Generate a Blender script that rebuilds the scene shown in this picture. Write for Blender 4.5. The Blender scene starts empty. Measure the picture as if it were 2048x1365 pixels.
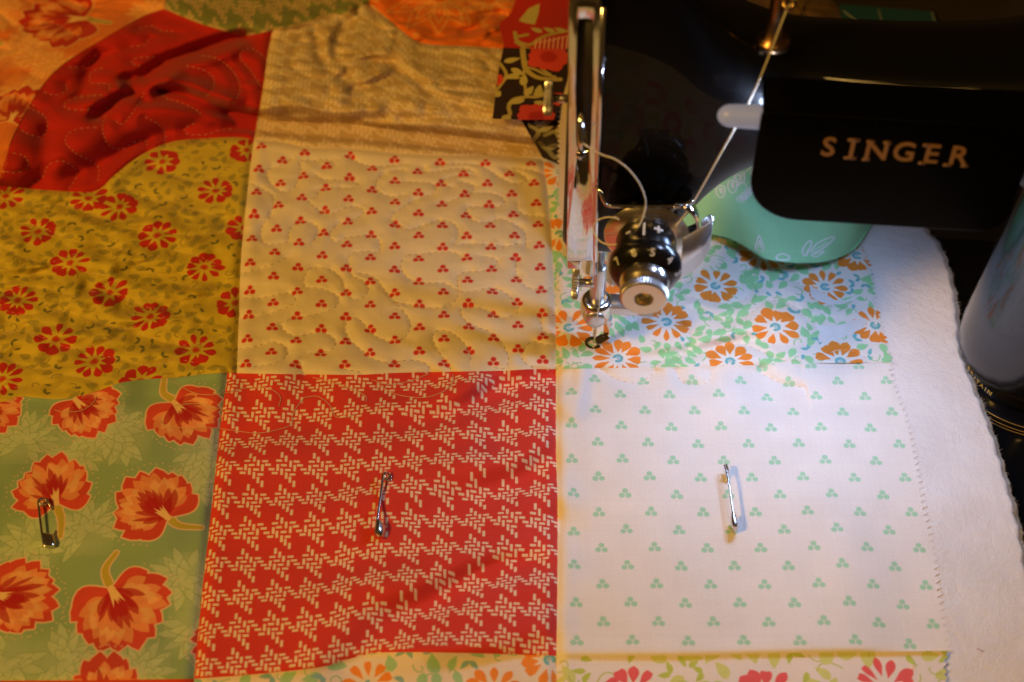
import bpy, bmesh, math, random
import numpy as np
from mathutils import Vector, Matrix

random.seed(7)
rng = np.random.default_rng(11)
S = 0.01                      # everything below is written in centimetres
scene = bpy.context.scene
COL = scene.collection

# ------------------------------------------------------------------ camera
CAM_H = 42.9
PITCH = math.radians(49.7)
FPX, CX, CY = 3090.0, 1024.0, 682.5
FW = np.array([0, math.cos(PITCH), -math.sin(PITCH)])
UP = np.array([0, math.sin(PITCH), math.cos(PITCH)])
CAM = np.array([0.0, 0.0, CAM_H])
cd = bpy.data.cameras.new("camera")
cam = bpy.data.objects.new("camera", cd)
COL.objects.link(cam)
cam.location = (0, 0, CAM_H * S)
cam.rotation_euler = (math.radians(90) - PITCH, 0, 0)
cd.sensor_width = 36.0
cd.lens = FPX / 2048 * 36
cd.clip_start, cd.clip_end = 0.01, 50
cd.dof.use_dof = True
cd.dof.focus_distance = 0.535
cd.dof.aperture_fstop = 9.5
scene.camera = cam

# ------------------------------------------------------------------ light
w = bpy.data.worlds.new("World")
scene.world = w
w.use_nodes = True
bg = w.node_tree.nodes["Background"]
bg.inputs["Color"].default_value = (1.0, 0.5, 0.14, 1)
bg.inputs["Strength"].default_value = 0.05
vs = scene.view_settings
vs.view_transform = 'Standard'
vs.look = 'None'
vs.exposure = 0.0
vs.gamma = 1.0


def lamp(name, kind, loc, target, power, color, size):
    d = bpy.data.lights.new(name, kind)
    d.energy, d.color = power, color
    if kind == 'AREA':
        if isinstance(size, tuple):
            d.shape, d.size, d.size_y = 'RECTANGLE', size[0] * S, size[1] * S
        else:
            d.shape, d.size = 'DISK', size * S
    else:
        d.shadow_soft_size = size * S
    o = bpy.data.objects.new(name, d)
    COL.objects.link(o)
    o.location = [c * S for c in loc]
    o.rotation_euler = Vector([t - c for t, c in zip(target, loc)]).to_track_quat('-Z', 'Y').to_euler()
    return o


# warm room bulb at front left; added unseen fill lamp at front right
lamp("warm_key_fill", 'POINT', (-84, -18, 102), (0, 35, 0), 50.0, (1.0, 0.54, 0.10), 10.0)
lamp("warm_key_fill", 'POINT', (25, -70, 190), (0, 35, 0), 13.0, (1.0, 0.56, 0.14), 7.0)

# ------------------------------------------------------------------ maths helpers


def ray(u, v):
    return FW + np.array([1.0, 0, 0]) * (u - CX) / FPX - UP * (v - CY) / FPX


def gnd(px, z=0.0):
    """photo points (n,2) -> points on the level plane z (n,2)"""
    px = np.atleast_2d(np.asarray(px, float))
    a = (px[:, 0] - CX) / FPX
    b = (px[:, 1] - CY) / FPX
    dz = FW[2] - UP[2] * b
    t = (z - CAM_H) / dz
    return np.stack([a * t, (FW[1] - UP[1] * b) * t], 1)


def lift(g, h):
    """slide ground points g (…,2) along the line of sight to height h"""
    k = 1 - h / CAM_H
    return np.stack([g[..., 0] * k, g[..., 1] * k, h], -1)


NEEDLE = np.array([*gnd([[1187, 692]])[0], 0.0])
YAW = math.radians(5.0)
EX = np.array([math.cos(YAW), -math.sin(YAW), 0])
EY = np.array([math.sin(YAW), math.cos(YAW), 0])


# the cold light bar under the machine's arm
_p = NEEDLE + EX * 8.0 + EY * .42 + np.array([0, 0, 10.40])
lamp("light_bar_lamp", 'AREA', _p, _p + EX * -.35 + EY * -1.05 + np.array([0, 0, -1.0]), .185, (.41, .575, .96), (6.0, .7))


def at(u, v, Y):
    """machine-frame point on the line of sight (u,v) at machine depth Y"""
    d = ray(u, v)
    t = (Y - (CAM - NEEDLE) @ EY) / (d @ EY)
    q = CAM + d * t - NEEDLE
    return np.array([q @ EX, q @ EY, q[2]])


def smooth(pts, n=8, closed=False):
    """Catmull-Rom through pts"""
    p = np.asarray(pts, float)
    if len(p) < 3 and not closed:
        t = np.linspace(0, 1, n + 1)[:, None]
        return p[0] * (1 - t) + p[-1] * t
    if closed:
        q = np.vstack([p[-1:], p, p[:2]])
    else:
        q = np.vstack([2 * p[0] - p[1], p, 2 * p[-1] - p[-2]])
    out = []
    for i in range(1, len(q) - 2):
        a, b, c, d = q[i - 1], q[i], q[i + 1], q[i + 2]
        for k in range(n):
            t = k / n
            out.append(0.5 * (2 * b + (c - a) * t + (2 * a - 5 * b + 4 * c - d) * t * t + (3 * b - a - 3 * c + d) * t ** 3))
    if not closed:
        out.append(p[-1])
    return np.array(out)


def resample(p, n):
    p = np.asarray(p, float)
    d = np.r_[0, np.cumsum(np.linalg.norm(np.diff(p, axis=0), axis=1))]
    s = np.linspace(0, d[-1], n)
    return np.stack([np.interp(s, d, p[:, k]) for k in range(p.shape[1])], 1)


def vnoise(x, y, seed=0):
    """smooth value noise on arrays"""
    r = np.random.default_rng(seed)
    tab = r.random((64, 64)).astype(np.float32)
    xi, yi = np.floor(x).astype(int), np.floor(y).astype(int)
    fx, fy = x - xi, y - yi
    fx, fy = fx * fx * (3 - 2 * fx), fy * fy * (3 - 2 * fy)
    g = lambda a, b: tab[a % 64, b % 64]
    return (g(xi, yi) * (1 - fx) + g(xi + 1, yi) * fx) * (1 - fy) + (g(xi, yi + 1) * (1 - fx) + g(xi + 1, yi + 1) * fx) * fy


# ------------------------------------------------------------------ objects helpers


def tag(o, label=None, cat=None, group=None, kind=None):
    for k, v in (("label", label), ("category", cat), ("group", group), ("kind", kind)):
        if v:
            o[k] = v
    return o


def empty(name, loc=(0, 0, 0), rz=0.0):
    o = bpy.data.objects.new(name, None)
    COL.objects.link(o)
    o.location = [c * S for c in loc]
    o.rotation_euler = (0, 0, rz)
    o.empty_display_size = 0.01
    return o


def mesh_obj(name, verts, faces, mat, parent=None, flat=False, uv=None):
    me = bpy.data.meshes.new(name)
    v = np.asarray(verts, float) * S
    me.from_pydata(v.tolist(), [], [list(map(int, f)) for f in faces] if not isinstance(faces, np.ndarray) else faces.tolist())
    if uv is not None:
        l = me.uv_layers.new(name="UVMap")
        idx = np.empty(len(me.loops), np.int32)
        me.loops.foreach_get("vertex_index", idx)
        l.data.foreach_set("uv", np.asarray(uv, np.float32)[idx].ravel())
    if not flat:
        me.polygons.foreach_set("use_smooth", [True] * len(me.polygons))
    me.materials.append(mat)
    me.update()
    o = bpy.data.objects.new(name, me)
    COL.objects.link(o)
    if parent:
        o.parent = parent
    return o


class MB:
    """collects simple shapes into one mesh, in cm"""

    def __init__(self):
        self.v, self.f = [], []

    def add(self, v, f):
        n = len(self.v)
        self.v += [tuple(map(float, p)) for p in v]
        self.f += [[i + n for i in q] for q in f]
        return self

    def tube(self, pts, r, n=8, caps=True):
        p = np.asarray(pts, float)
        m = len(p)
        rr = np.broadcast_to(np.asarray(r, float), (m,))
        t = np.gradient(p, axis=0)
        t /= np.linalg.norm(t, axis=1)[:, None] + 1e-12
        a = np.array([0, 0, 1.0]) if abs(t[0][2]) < 0.9 else np.array([1.0, 0, 0])
        nrm = np.cross(t[0], a)
        nrm /= np.linalg.norm(nrm)
        vs_ = []
        for i in range(m):
            nrm = nrm - t[i] * (nrm @ t[i])
            nrm /= np.linalg.norm(nrm) + 1e-12
            b = np.cross(t[i], nrm)
            for k in range(n):
                an = 2 * math.pi * k / n
                vs_.append(p[i] + rr[i] * (math.cos(an) * nrm + math.sin(an) * b))
        fs = [[i * n + k, i * n + (k + 1) % n, (i + 1) * n + (k + 1) % n, (i + 1) * n + k] for i in range(m - 1) for k in range(n)]
        if caps:
            fs += [list(range(n))[::-1], [(m - 1) * n + k for k in range(n)]]
        return self.add(vs_, fs)

    def lathe(self, prof, c, axis, n=48, wave=None, caps=True):
        """prof: (radius, distance along axis); c: origin; axis: direction"""
        ax = np.asarray(axis, float)
        ax /= np.linalg.norm(ax)
        a = np.array([0, 0, 1.0]) if abs(ax[2]) < 0.9 else np.array([1.0, 0, 0])
        e1 = np.cross(a, ax)
        e1 /= np.linalg.norm(e1)
        e2 = np.cross(ax, e1)
        vs_ = []
        for j, (r, h) in enumerate(prof):
            for k in range(n):
                an = 2 * math.pi * k / n
                q = r
                if wave and j in wave[0]:
                    q = r + wave[1] * (1 if k % 2 else -1)
                vs_.append(np.asarray(c) + ax * h + q * (math.cos(an) * e1 + math.sin(an) * e2))
        m = len(prof)
        fs = [[i * n + k, i * n + (k + 1) % n, (i + 1) * n + (k + 1) % n, (i + 1) * n + k] for i in range(m - 1) for k in range(n)]
        if caps:
            fs += [list(range(n))[::-1], [(m - 1) * n + k for k in range(n)]]
        return self.add(vs_, fs)

    def prism(self, outline, y0, y1, bevel=0.0):
        """outline: (x,z) loop, extruded from y0 (front) to y1, with a bevelled front rim"""
        o = np.asarray(outline, float)
        n = len(o)
        loops = []
        if bevel:
            c = o.mean(0)
            nn = np.roll(o, -1, 0) - np.roll(o, 1, 0)
            nn = np.stack([nn[:, 1], -nn[:, 0]], 1)
            nn /= np.linalg.norm(nn, axis=1)[:, None] + 1e-9
            if np.sum(nn * (o - c)) < 0:
                nn = -nn
            for k in range(4):
                a = math.pi / 2 * k / 3
                loops.append((o - nn * bevel * (1 - math.sin(a)), y0 + bevel * (1 - math.cos(a))))
        else:
            loops.append((o, y0))
        loops.append((o, y1))
        vs_ = [(p[0], y, p[1]) for l, y in loops for p in l]
        m = len(loops)
        fs = [[i * n + k, i * n + (k + 1) % n, (i + 1) * n + (k + 1) % n, (i + 1) * n + k] for i in range(m - 1) for k in range(n)]
        fs += [list(range(n))[::-1], [(m - 1) * n + k for k in range(n)]]
        return self.add(vs_, fs)

    def build(self, name, mat, parent=None, flat=False, auto=None):
        o = mesh_obj(name, self.v, self.f, mat, parent, flat)
        bm = bmesh.new()
        bm.from_mesh(o.data)
        bmesh.ops.recalc_face_normals(bm, faces=bm.faces)
        if auto is not None:
            for e in bm.edges:
                if len(e.link_faces) == 2 and e.calc_face_angle(0) > math.radians(auto):
                    e.smooth = False
        bm.to_mesh(o.data)
        bm.free()
        return o


# ------------------------------------------------------------------ materials


def mat_new(name):
    m = bpy.data.materials.new(name)
    m.use_nodes = True
    return m, m.node_tree, m.node_tree.nodes["Principled BSDF"]


def simple_mat(name, color, rough=0.5, metal=0.0, bump=None, coat=0.0, var=None, spec=0.5):
    m, nt, b = mat_new(name)
    b.inputs["Base Color"].default_value = (*color, 1)
    b.inputs["Roughness"].default_value = rough
    b.inputs["Metallic"].default_value = metal
    b.inputs["Coat Weight"].default_value = coat
    b.inputs["Coat Roughness"].default_value = 0.03
    b.inputs["Specular IOR Level"].default_value = spec
    tc = nt.nodes.new("ShaderNodeTexCoord")
    if var:
        n = nt.nodes.new("ShaderNodeTexNoise")
        n.inputs["Scale"].default_value = var[0]
        n.inputs["Detail"].default_value = 6
        nt.links.new(tc.outputs["Object"], n.inputs["Vector"])
        mr = nt.nodes.new("ShaderNodeMapRange")
        mr.inputs["From Min"].default_value, mr.inputs["From Max"].default_value = 0.35, 0.7
        mr.inputs["To Min"].default_value, mr.inputs["To Max"].default_value = rough - var[1], rough + var[1]
        nt.links.new(n.outputs["Fac"], mr.inputs["Value"])
        nt.links.new(mr.outputs["Result"], b.inputs["Roughness"])
    if bump:
        n = nt.nodes.new("ShaderNodeTexNoise")
        n.inputs["Scale"].default_value = bump[0]
        n.inputs["Detail"].default_value = 4
        mp = nt.nodes.new("ShaderNodeMapping")
        mp.inputs["Scale"].default_value = bump[2] if len(bump) > 2 else (1, 1, 1)
        nt.links.new(tc.outputs["Object"], mp.inputs["Vector"])
        nt.links.new(mp.outputs["Vector"], n.inputs["Vector"])
        bp = nt.nodes.new("ShaderNodeBump")
        bp.inputs["Strength"].default_value = 1.0
        bp.inputs["Distance"].default_value = bump[1] * S
        nt.links.new(n.outputs["Fac"], bp.inputs["Height"])
        nt.links.new(bp.outputs["Normal"], b.inputs["Normal"])
    return m


def weave_bump(nt, b, pitch=0.036, depth=0.0055):
    """fine plain weave: two crossed waves in object space"""
    tc = nt.nodes.new("ShaderNodeTexCoord")
    outs = []
    for d in ('X', 'Y'):
        wv = nt.nodes.new("ShaderNodeTexWave")
        wv.bands_direction = d
        wv.inputs["Scale"].default_value = 1 / (pitch * S) / 20 * 2 * math.pi / 2
        wv.inputs["Distortion"].default_value = 1.2
        wv.inputs["Detail"].default_value = 1
        wv.inputs["Detail Scale"].default_value = 1.5
        nt.links.new(tc.outputs["Object"], wv.inputs["Vector"])
        outs.append(wv.outputs["Fac"])
    mx = nt.nodes.new("ShaderNodeMath")
    mx.operation = 'MULTIPLY'
    nt.links.new(outs[0], mx.inputs[0])
    nt.links.new(outs[1], mx.inputs[1])
    ns = nt.nodes.new("ShaderNodeTexNoise")
    ns.inputs["Scale"].default_value = 900
    ns.inputs["Detail"].default_value = 3
    nt.links.new(tc.outputs["Object"], ns.inputs["Vector"])
    ad = nt.nodes.new("ShaderNodeMath")
    ad.operation = 'ADD'
    nt.links.new(mx.outputs[0], ad.inputs[0])
    nt.links.new(ns.outputs["Fac"], ad.inputs[1])
    bp = nt.nodes.new("ShaderNodeBump")
    bp.inputs["Distance"].default_value = depth * S
    bp.inputs["Strength"].default_value = 0.8
    nt.links.new(ad.outputs[0], bp.inputs["Height"])
    nt.links.new(bp.outputs["Normal"], b.inputs["Normal"])


def print_mat(name, cv):
    """cotton printed with the drawing in canvas cv"""
    m, nt, b = mat_new(name)
    img = bpy.data.images.new(name, cv.W, cv.H, alpha=False, float_buffer=False)
    img.colorspace_settings.name = 'sRGB'
    c = np.clip(cv.a, 0, 1)
    c = np.where(c < 0.0031308, c * 12.92, 1.055 * np.power(np.maximum(c, 1e-6), 1 / 2.4) - 0.055)
    px = np.ones((cv.H, cv.W, 4), np.float32)
    px[..., :3] = c
    img.pixels.foreach_set(px.ravel())
    img.update()
    img.pack()
    t = nt.nodes.new("ShaderNodeTexImage")
    t.image = img
    t.interpolation = 'Cubic'
    t.extension = 'EXTEND'
    nt.links.new(t.outputs["Color"], b.inputs["Base Color"])
    b.inputs["Roughness"].default_value = 0.85
    b.inputs["Specular IOR Level"].default_value = 0.18
    b.inputs["Sheen Weight"].default_value = 0.08
    b.inputs["Sheen Roughness"].default_value = 0.5
    weave_bump(nt, b)
    return m


# ------------------------------------------------------------------ print drawing


class Canvas:
    """a drawing of the print on the cloth, in cm on the cloth"""

    def __init__(self, g, color, res=62, pad=0.3):
        self.x0, self.y0 = g.min(0) - pad
        self.x1, self.y1 = g.max(0) + pad
        self.res = res
        self.W = int((self.x1 - self.x0) * res)
        self.H = int((self.y1 - self.y0) * res)
        self.a = np.empty((self.H, self.W, 3), np.float32)
        self.a[:] = color
        self.gx = (self.x0 + (np.arange(self.W) + .5) / res).astype(np.float32)
        self.gy = (self.y0 + (np.arange(self.H) + .5) / res).astype(np.float32)

    def uv(self, g):
        return np.stack([(g[:, 0] - self.x0) / (self.x1 - self.x0), (g[:, 1] - self.y0) / (self.y1 - self.y0)], 1)

    def win(self, lo, hi, m):
        i0 = max(0, int((lo[0] - m - self.x0) * self.res)); i1 = min(self.W, int((hi[0] + m - self.x0) * self.res) + 2)
        j0 = max(0, int((lo[1] - m - self.y0) * self.res)); j1 = min(self.H, int((hi[1] + m - self.y0) * self.res) + 2)
        if i1 <= i0 or j1 <= j0:
            return None
        return j0, j1, i0, i1, self.gx[None, i0:i1], self.gy[j0:j1, None]

    def put(self, wn, sd, color, a, soft):
        al = np.clip(0.5 - sd * self.res / soft, 0, 1) * a
        s = self.a[wn[0]:wn[1], wn[2]:wn[3]]
        s += (np.asarray(color, np.float32) - s) * al[..., None]

    def seg_d(self, p, X, Y, closed):
        q = np.roll(p, -1, 0) if closed else p[1:]
        p0 = p if closed else p[:-1]
        d = None
        for a, b in zip(p0, q):
            vx, vy = b - a
            l = vx * vx + vy * vy + 1e-9
            t = np.clip(((X - a[0]) * vx + (Y - a[1]) * vy) / l, 0, 1)
            e = (X - a[0] - t * vx) ** 2 + (Y - a[1] - t * vy) ** 2
            d = e if d is None else np.minimum(d, e)
        return np.sqrt(d)

    def poly(self, pts, color, a=1.0, soft=1.3, grow=0.0):
        p = np.asarray(pts, float)
        wn = self.win(p.min(0), p.max(0), .06 + grow)
        if wn is None:
            return
        X, Y = wn[4], wn[5]
        d = self.seg_d(p, X, Y, True)
        ins = np.zeros(d.shape, bool)
        for (ax, ay), (bx, by) in zip(p, np.roll(p, -1, 0)):
            c = (ay > Y) != (by > Y)
            ins ^= c & (X < (bx - ax) * (Y - ay) / (by - ay + 1e-12) + ax)
        self.put(wn, np.where(ins, -d, d) - grow, color, a, soft)

    def line(self, pts, wd, color, a=1.0, soft=1.3):
        p = np.asarray(pts, float)
        wn = self.win(p.min(0), p.max(0), wd + .05)
        if wn is None:
            return
        self.put(wn, self.seg_d(p, wn[4], wn[5], False) - wd / 2, color, a, soft)

    def disc(self, c, r, color, a=1.0, soft=1.3):
        wn = self.win(np.asarray(c), np.asarray(c), r + .05)
        if wn is None:
            return
        self.put(wn, np.sqrt((wn[4] - c[0]) ** 2 + (wn[5] - c[1]) ** 2) - r, color, a, soft)

    def grain(self, amt=0.035):
        n = rng.standard_normal((self.H, self.W, 1)).astype(np.float32)
        low = (vnoise(self.gx[None, :] * 1.3, self.gy[:, None] * 1.3, 5) - .5)[..., None]
        self.a *= 1 + amt * n + 0.06 * low
        # slubs: faint long threads in both directions
        for ax in (0, 1):
            k = rng.standard_normal(self.a.shape[ax]).astype(np.float32) * amt * .3
            self.a *= 1 + (k[:, None, None] if ax == 0 else k[None, :, None])


def leaf_pts(c, ang, L, W, bend=0.0, n=9):
    t = np.linspace(0, 1, n)
    w_ = W * np.sin(np.pi * t ** 0.75) ** 0.9 * (1 - .15 * t)
    x = t * L
    cy = bend * L * np.sin(np.pi * t)
    up_ = np.stack([x, cy + w_ / 2], 1)
    dn = np.stack([x, cy - w_ / 2], 1)[::-1]
    p = np.vstack([up_, dn[1:-1]])
    ca, sa = math.cos(ang), math.sin(ang)
    return np.stack([p[:, 0] * ca - p[:, 1] * sa, p[:, 0] * sa + p[:, 1] * ca], 1) + np.asarray(c)


def petal_pts(c, ang, r0, r1, W, notch=0.0, n=8):
    """widest near its outer end"""
    t = np.linspace(0, 1, n)
    w_ = W * (np.sin(np.pi * np.clip(t, 0, 1) ** 1.5) ** 0.7) * 1.0
    w_[0] = W * .12
    x = r0 + t * (r1 - r0)
    up_ = np.stack([x, w_ / 2], 1)
    dn = np.stack([x, -w_ / 2], 1)[::-1]
    p = np.vstack([up_[:-1], [[r1 - notch, 0]], dn[1:]])
    ca, sa = math.cos(ang), math.sin(ang)
    return np.stack([p[:, 0] * ca - p[:, 1] * sa, p[:, 0] * sa + p[:, 1] * ca], 1) + np.asarray(c)


def daisy(cv, c, R, rot, petal, heart, np_=11, ground=None, centre=None):
    c = np.asarray(c, float)
    off = np.array([math.cos(rot + 2.2), math.sin(rot + 2.2)]) * R * .10
    for k in range(np_):
        a = rot + 2 * math.pi * k / np_ + random.uniform(-.09, .09)
        big = 1 + .28 * math.cos(a - rot - .5)          # petals swell to one side
        r1 = R * random.uniform(.90, 1.04)
        wd = R * .375 * big * 11 / np_ * random.uniform(.82, 1.06)
        cv.poly(petal_pts(c + off * .5, a, R * random.uniform(.30, .38), r1, wd, R * .10 * (random.random() < .35)), petal)
    for k in range(6):
        a = rot + 2 * math.pi * k / 6
        if k == 3:
            continue
        q = c + off * .5 + R * .15 * np.array([math.cos(a), math.sin(a)])
        cv.poly(leaf_pts(q - .12 * R * np.array([math.cos(a + 1.3), math.sin(a + 1.3)]), a + 1.3, R * .22, R * .14), heart)
        cv.line([c + off * .5, q], .03, heart, .8)
    if centre is not None:
        cv.disc(c + off * .5, R * .13, centre)


def curl(cv, c, ang, L, color, wd=.045, turn=2.2):
    t = np.linspace(0, 1, 12)
    th = ang + turn * t * t * 1.6
    p = np.cumsum(np.stack([np.cos(th), np.sin(th)], 1) * L / 12, 0) + np.asarray(c)
    cv.line(p, wd, color)


def floral(cv, flowers, R, petal, heart, leafc, leaf2, vine, seed, step=.5, leaf=.5, centre=None, petals=(10, 11, 12)):
    """daisies scattered with leaves, small leaves and curls between"""
    r = random.Random(seed)
    fl = np.array(flowers)
    y = cv.y0
    row = 0
    while y < cv.y1:
        x = cv.x0 + (row % 2) * step / 2
        while x < cv.x1:
            q = np.array([x + r.uniform(-.22, .22) * step, y + r.uniform(-.22, .22) * step])
            d = np.min(np.linalg.norm(fl - q, axis=1))
            if d > R * 1.06:
                k = r.random()
                a = r.uniform(0, 6.28)
                if k < .58:
                    L = leaf * r.uniform(.8, 1.15)
                    cv.poly(leaf_pts(q - .5 * L * np.array([math.cos(a), math.sin(a)]), a, L, L * r.uniform(.52, .68), r.uniform(-.12, .12)), leafc)
                    if r.random() < .4:
                        curl(cv, q, a + 2.8, leaf * .8, vine, .04, r.choice([-1.6, 1.6]))
                elif k < .80:
                    for s in (-.5, .5):
                        if r.random() < .75:
                            cv.poly(leaf_pts(q, a + s * 1.5, leaf * r.uniform(.5, .66), leaf * .30, .1 * s), leaf2)
                elif k < .96:
                    curl(cv, q, a, leaf * r.uniform(1.0, 1.7), vine, .042, r.choice([-2.4, 2.4, 1.2]))
            x += step
        y += step * .86
        row += 1
    for c in fl:
        daisy(cv, c, R * r.uniform(.94, 1.04), r.uniform(0, 6.28), petal, heart, r.choice(petals), None, centre)


def dashes(cv, grid, P, color, a=1.0, k=1.0, drop=0.0, Q=None):
    """hound's tooth woven from short dashes; grid(s,t) -> cloth cm, one repeat = P in s, Q in t"""
    Q = Q or P
    cell = [('v', i * .136, i * .137) for i in range(4)] + [('h', .474 + i * .108, .214 + i * .117) for i in range(4)] \
        + [('h', -.071 + i * .137, .195 + i * .133) for i in range(4)] + [('v', -.121 + i * .134, .398 + i * .121) for i in range(5)]
    cw = np.linalg.norm(grid(.5 + P / 2, .5) - grid(.5 - P / 2, .5))
    for i in range(-1, int(1 / P) + 3):
        for j in range(-1, int(1 / Q) + 3):
            for (o, dx, dy) in cell:
                if drop and random.random() < drop:
                    continue
                s, t = (i + dx + .1 + random.uniform(-.01, .01)) * P, (j + dy + .05 + random.uniform(-.01, .01)) * Q
                if not (-.03 < s < 1.03 and -.03 < t < 1.03):
                    continue
                q = grid(s, t)
                lx, ly = (.029, .084) if o == 'v' else (.080, .022)
                rr_ = .014 * cw
                c4 = []
                for ax, ay in ((-1, -1), (1, -1), (1, 1), (-1, 1)):
                    qq = grid(s + ax * lx * P * k, t + ay * ly * Q * k)
                    c4.append(qq)
                c4 = np.array(c4)
                if np.linalg.norm(c4[0] - c4[2]) < .05:
                    continue
                cv.poly(c4, color, a, 1.6, grow=rr_)


def trefoil(cv, c, r, color, tilt=0.0, halo=None):
    for k in range(3):
        a = math.pi / 2 + tilt + k * 2 * math.pi / 3
        q = np.asarray(c) + r * 1.18 * np.array([math.cos(a) * 1.05, math.sin(a)])
        if halo is not None:
            cv.disc(q, r * 1.3, halo, .5, 2.5)
        cv.disc(q, r * random.uniform(.9, 1.0), color, 1, 1.6)


def carnation(cv, base, ang, R, pal, stem=None):
    """full head of pointed petals in three tones with a star at its base"""
    base = np.asarray(base, float)
    halo, red, org, deep, star, stemc = [np.asarray(c, float) for c in pal]
    R = R * .93
    d = np.array([math.cos(ang), math.sin(ang)])
    e = np.array([-d[1], d[0]])
    if stem is not None:
        s = smooth(stem, 6)
        for k in range(len(s) - 1):
            cv.line(s[k:k + 2], .27 - .15 * k / len(s) + .09, halo)
        for k in range(len(s) - 1):
            cv.line(s[k:k + 2], .26 - .15 * k / len(s), stemc)
    r = random.Random(int(abs(base[0]) * 100))
    ctr = base + d * R * .40

    def tip(phi, sc):
        return ctr + sc * R * (d * .60 * math.cos(phi) + e * .66 * math.sin(phi))

    def pp(root, end, W, blunt=.68):
        v = end - root
        L = np.linalg.norm(v)
        u = v / L
        n_ = np.array([-u[1], u[0]])
        t = np.linspace(0, 1, 9)
        wv = W * (np.sin(np.pi * t ** 1.6) ** .8 * blunt + .25 * np.sin(np.pi * t))
        wv[0], wv[-1] = W * .15, 0
        sgn = 1 + .35 * r.uniform(-1, 1)
        a_ = [root + u * L * q + n_ * w_ / 2 * sgn for q, w_ in zip(t, wv)]
        b_ = [root + u * L * q - n_ * w_ / 2 * (2 - sgn) for q, w_ in zip(t, wv)]
        return np.array(a_ + b_[::-1][1:-1])
    n = 13
    phis = [(i / (n - 1) - .5) * 4.5 + r.uniform(-.07, .07) for i in range(n)]
    lobes = [1 + .11 * math.cos(3 * p_ + .6) + r.uniform(-.06, .05) for p_ in phis]
    outer = []
    for p_, l_ in sorted(zip(phis, lobes), key=lambda q: -abs(q[0])):
        end = tip(p_, l_)
        root = base * .55 + (ctr * .6 + end * .4) * .45 if abs(p_) < 1.6 else base
        outer.append((p_, l_, pp(root, end, R * .36 * r.uniform(.9, 1.15))))
    for p_, l_, q in outer:
        cv.poly(q, halo, 1, 2.2, grow=.06)
        v = tip(p_, l_) - ctr
        for j in (-1, 0, 1):
            ca, sa = math.cos(j * .13), math.sin(j * .13)
            o_ = np.array([v[0] * ca - v[1] * sa, v[0] * sa + v[1] * ca])
            cv.disc(ctr + o_ * (1 + .17 / np.linalg.norm(o_) + .03 * abs(j)), .034, halo, .65)
    cv.poly(smooth([tip(p_, .62) for p_ in np.linspace(-2.2, 2.2, 9)] + [base], 4, True), red)
    for p_, l_, q in outer:
        cv.poly(q, red * r.uniform(.9, 1.08))
    for k, (sc, W) in enumerate(((.90, .24), (.76, .20), (.58, .17))):
        for p_ in phis:
            if r.random() < .92:
                f = p_ + r.uniform(-.12, .12) + .12 * (k % 2)
                q = pp(base * .5 + tip(f, .2) * .5, tip(f, sc * r.uniform(.88, 1.04)), R * W)
                c = (org, org * .55 + star * .45, org * .8 + red * .2)[k]
                cv.poly(q, c * r.uniform(.9, 1.06), .82)
    for p_ in phis:
        f = p_ * .95 + r.uniform(-.1, .1)
        cv.poly(pp(base, tip(f, r.uniform(.22, .72)), R * r.uniform(.07, .15)), deep, .8)
    cv.poly(smooth([tip(p_, .14) for p_ in np.linspace(-2, 2, 7)] + [base], 3, True), deep, .8)
    for i in range(7):
        f = (i / 6 - .5) * 3.4
        q = (tip(f, .2) - base)
        q = q / np.linalg.norm(q) * R * r.uniform(.16, .34)
        nn = np.array([-q[1], q[0]]) / np.linalg.norm(q) * R * .045
        cv.poly([base + nn, base + q, base - nn], star)
    cv.disc(base, R * .05, star)


def ghost_leaves(cv, c, R, light, dark, seed):
    """pale head of pointed leaves drawn with a thin darker outline"""
    r = random.Random(seed)
    c = np.asarray(c)
    light = np.asarray(light)
    cv.disc(c, R * .75, light, .4, 50)
    a0 = r.uniform(0, 6.28)
    for ring, (rad, L, n_) in enumerate(((.42, .62, 11), (.2, .55, 9), (.02, .42, 6))):
        for i in range(n_):
            a = a0 + 6.28 * i / n_ * .8 + r.uniform(-.12, .12) + ring * .3
            q = c + R * rad * np.array([math.cos(a), math.sin(a)])
            p = leaf_pts(q, a + r.uniform(-.15, .15), R * L * r.uniform(.8, 1.1), R * .27)
            cv.poly(p, light * r.uniform(.94, 1.05), .62, 4)
            cv.line(p[2:-2], .032, dark, .55)


def rosette(cv, c, ang, R, color, n=7, arc=3.4):
    """outlined pointed petals, each with a smaller one inside"""
    for i in range(n):
        a = ang + (i / (n - 1) - .5) * arc
        q = np.asarray(c) + R * .18 * np.array([math.cos(a), math.sin(a)])
        for k, L in enumerate((R, R * .68)):
            p = leaf_pts(q, a, L, R * (.42 - .17 * k))
            cv.line(np.vstack([p, p[:1]]), .055, color, .9)
        cv.line([q, q + R * .35 * np.array([math.cos(a), math.sin(a)])], .06, color, .9)
        e = np.asarray(c) + R * 1.3 * np.array([math.cos(a + .22), math.sin(a + .22)])
        if i % 2 == 0:
            cv.line(e + .13 * np.stack([np.cos(np.linspace(0, 6.3, 12)), np.sin(np.linspace(0, 6.3, 12))], 1), .045, color, .9)
            cv.disc(e, .05, color, .9)

# ================================================================== the quilt
QO = np.array([0.0, 36.0, 0.0])
quilt = empty("patchwork_quilt", QO)
tag(quilt, "patchwork quilt of printed cotton squares lying under the sewing machine", "quilt")


def crop(pts, ox, oy, s):
    return [(ox + x / s, oy + y / s) for x, y in pts]


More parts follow.
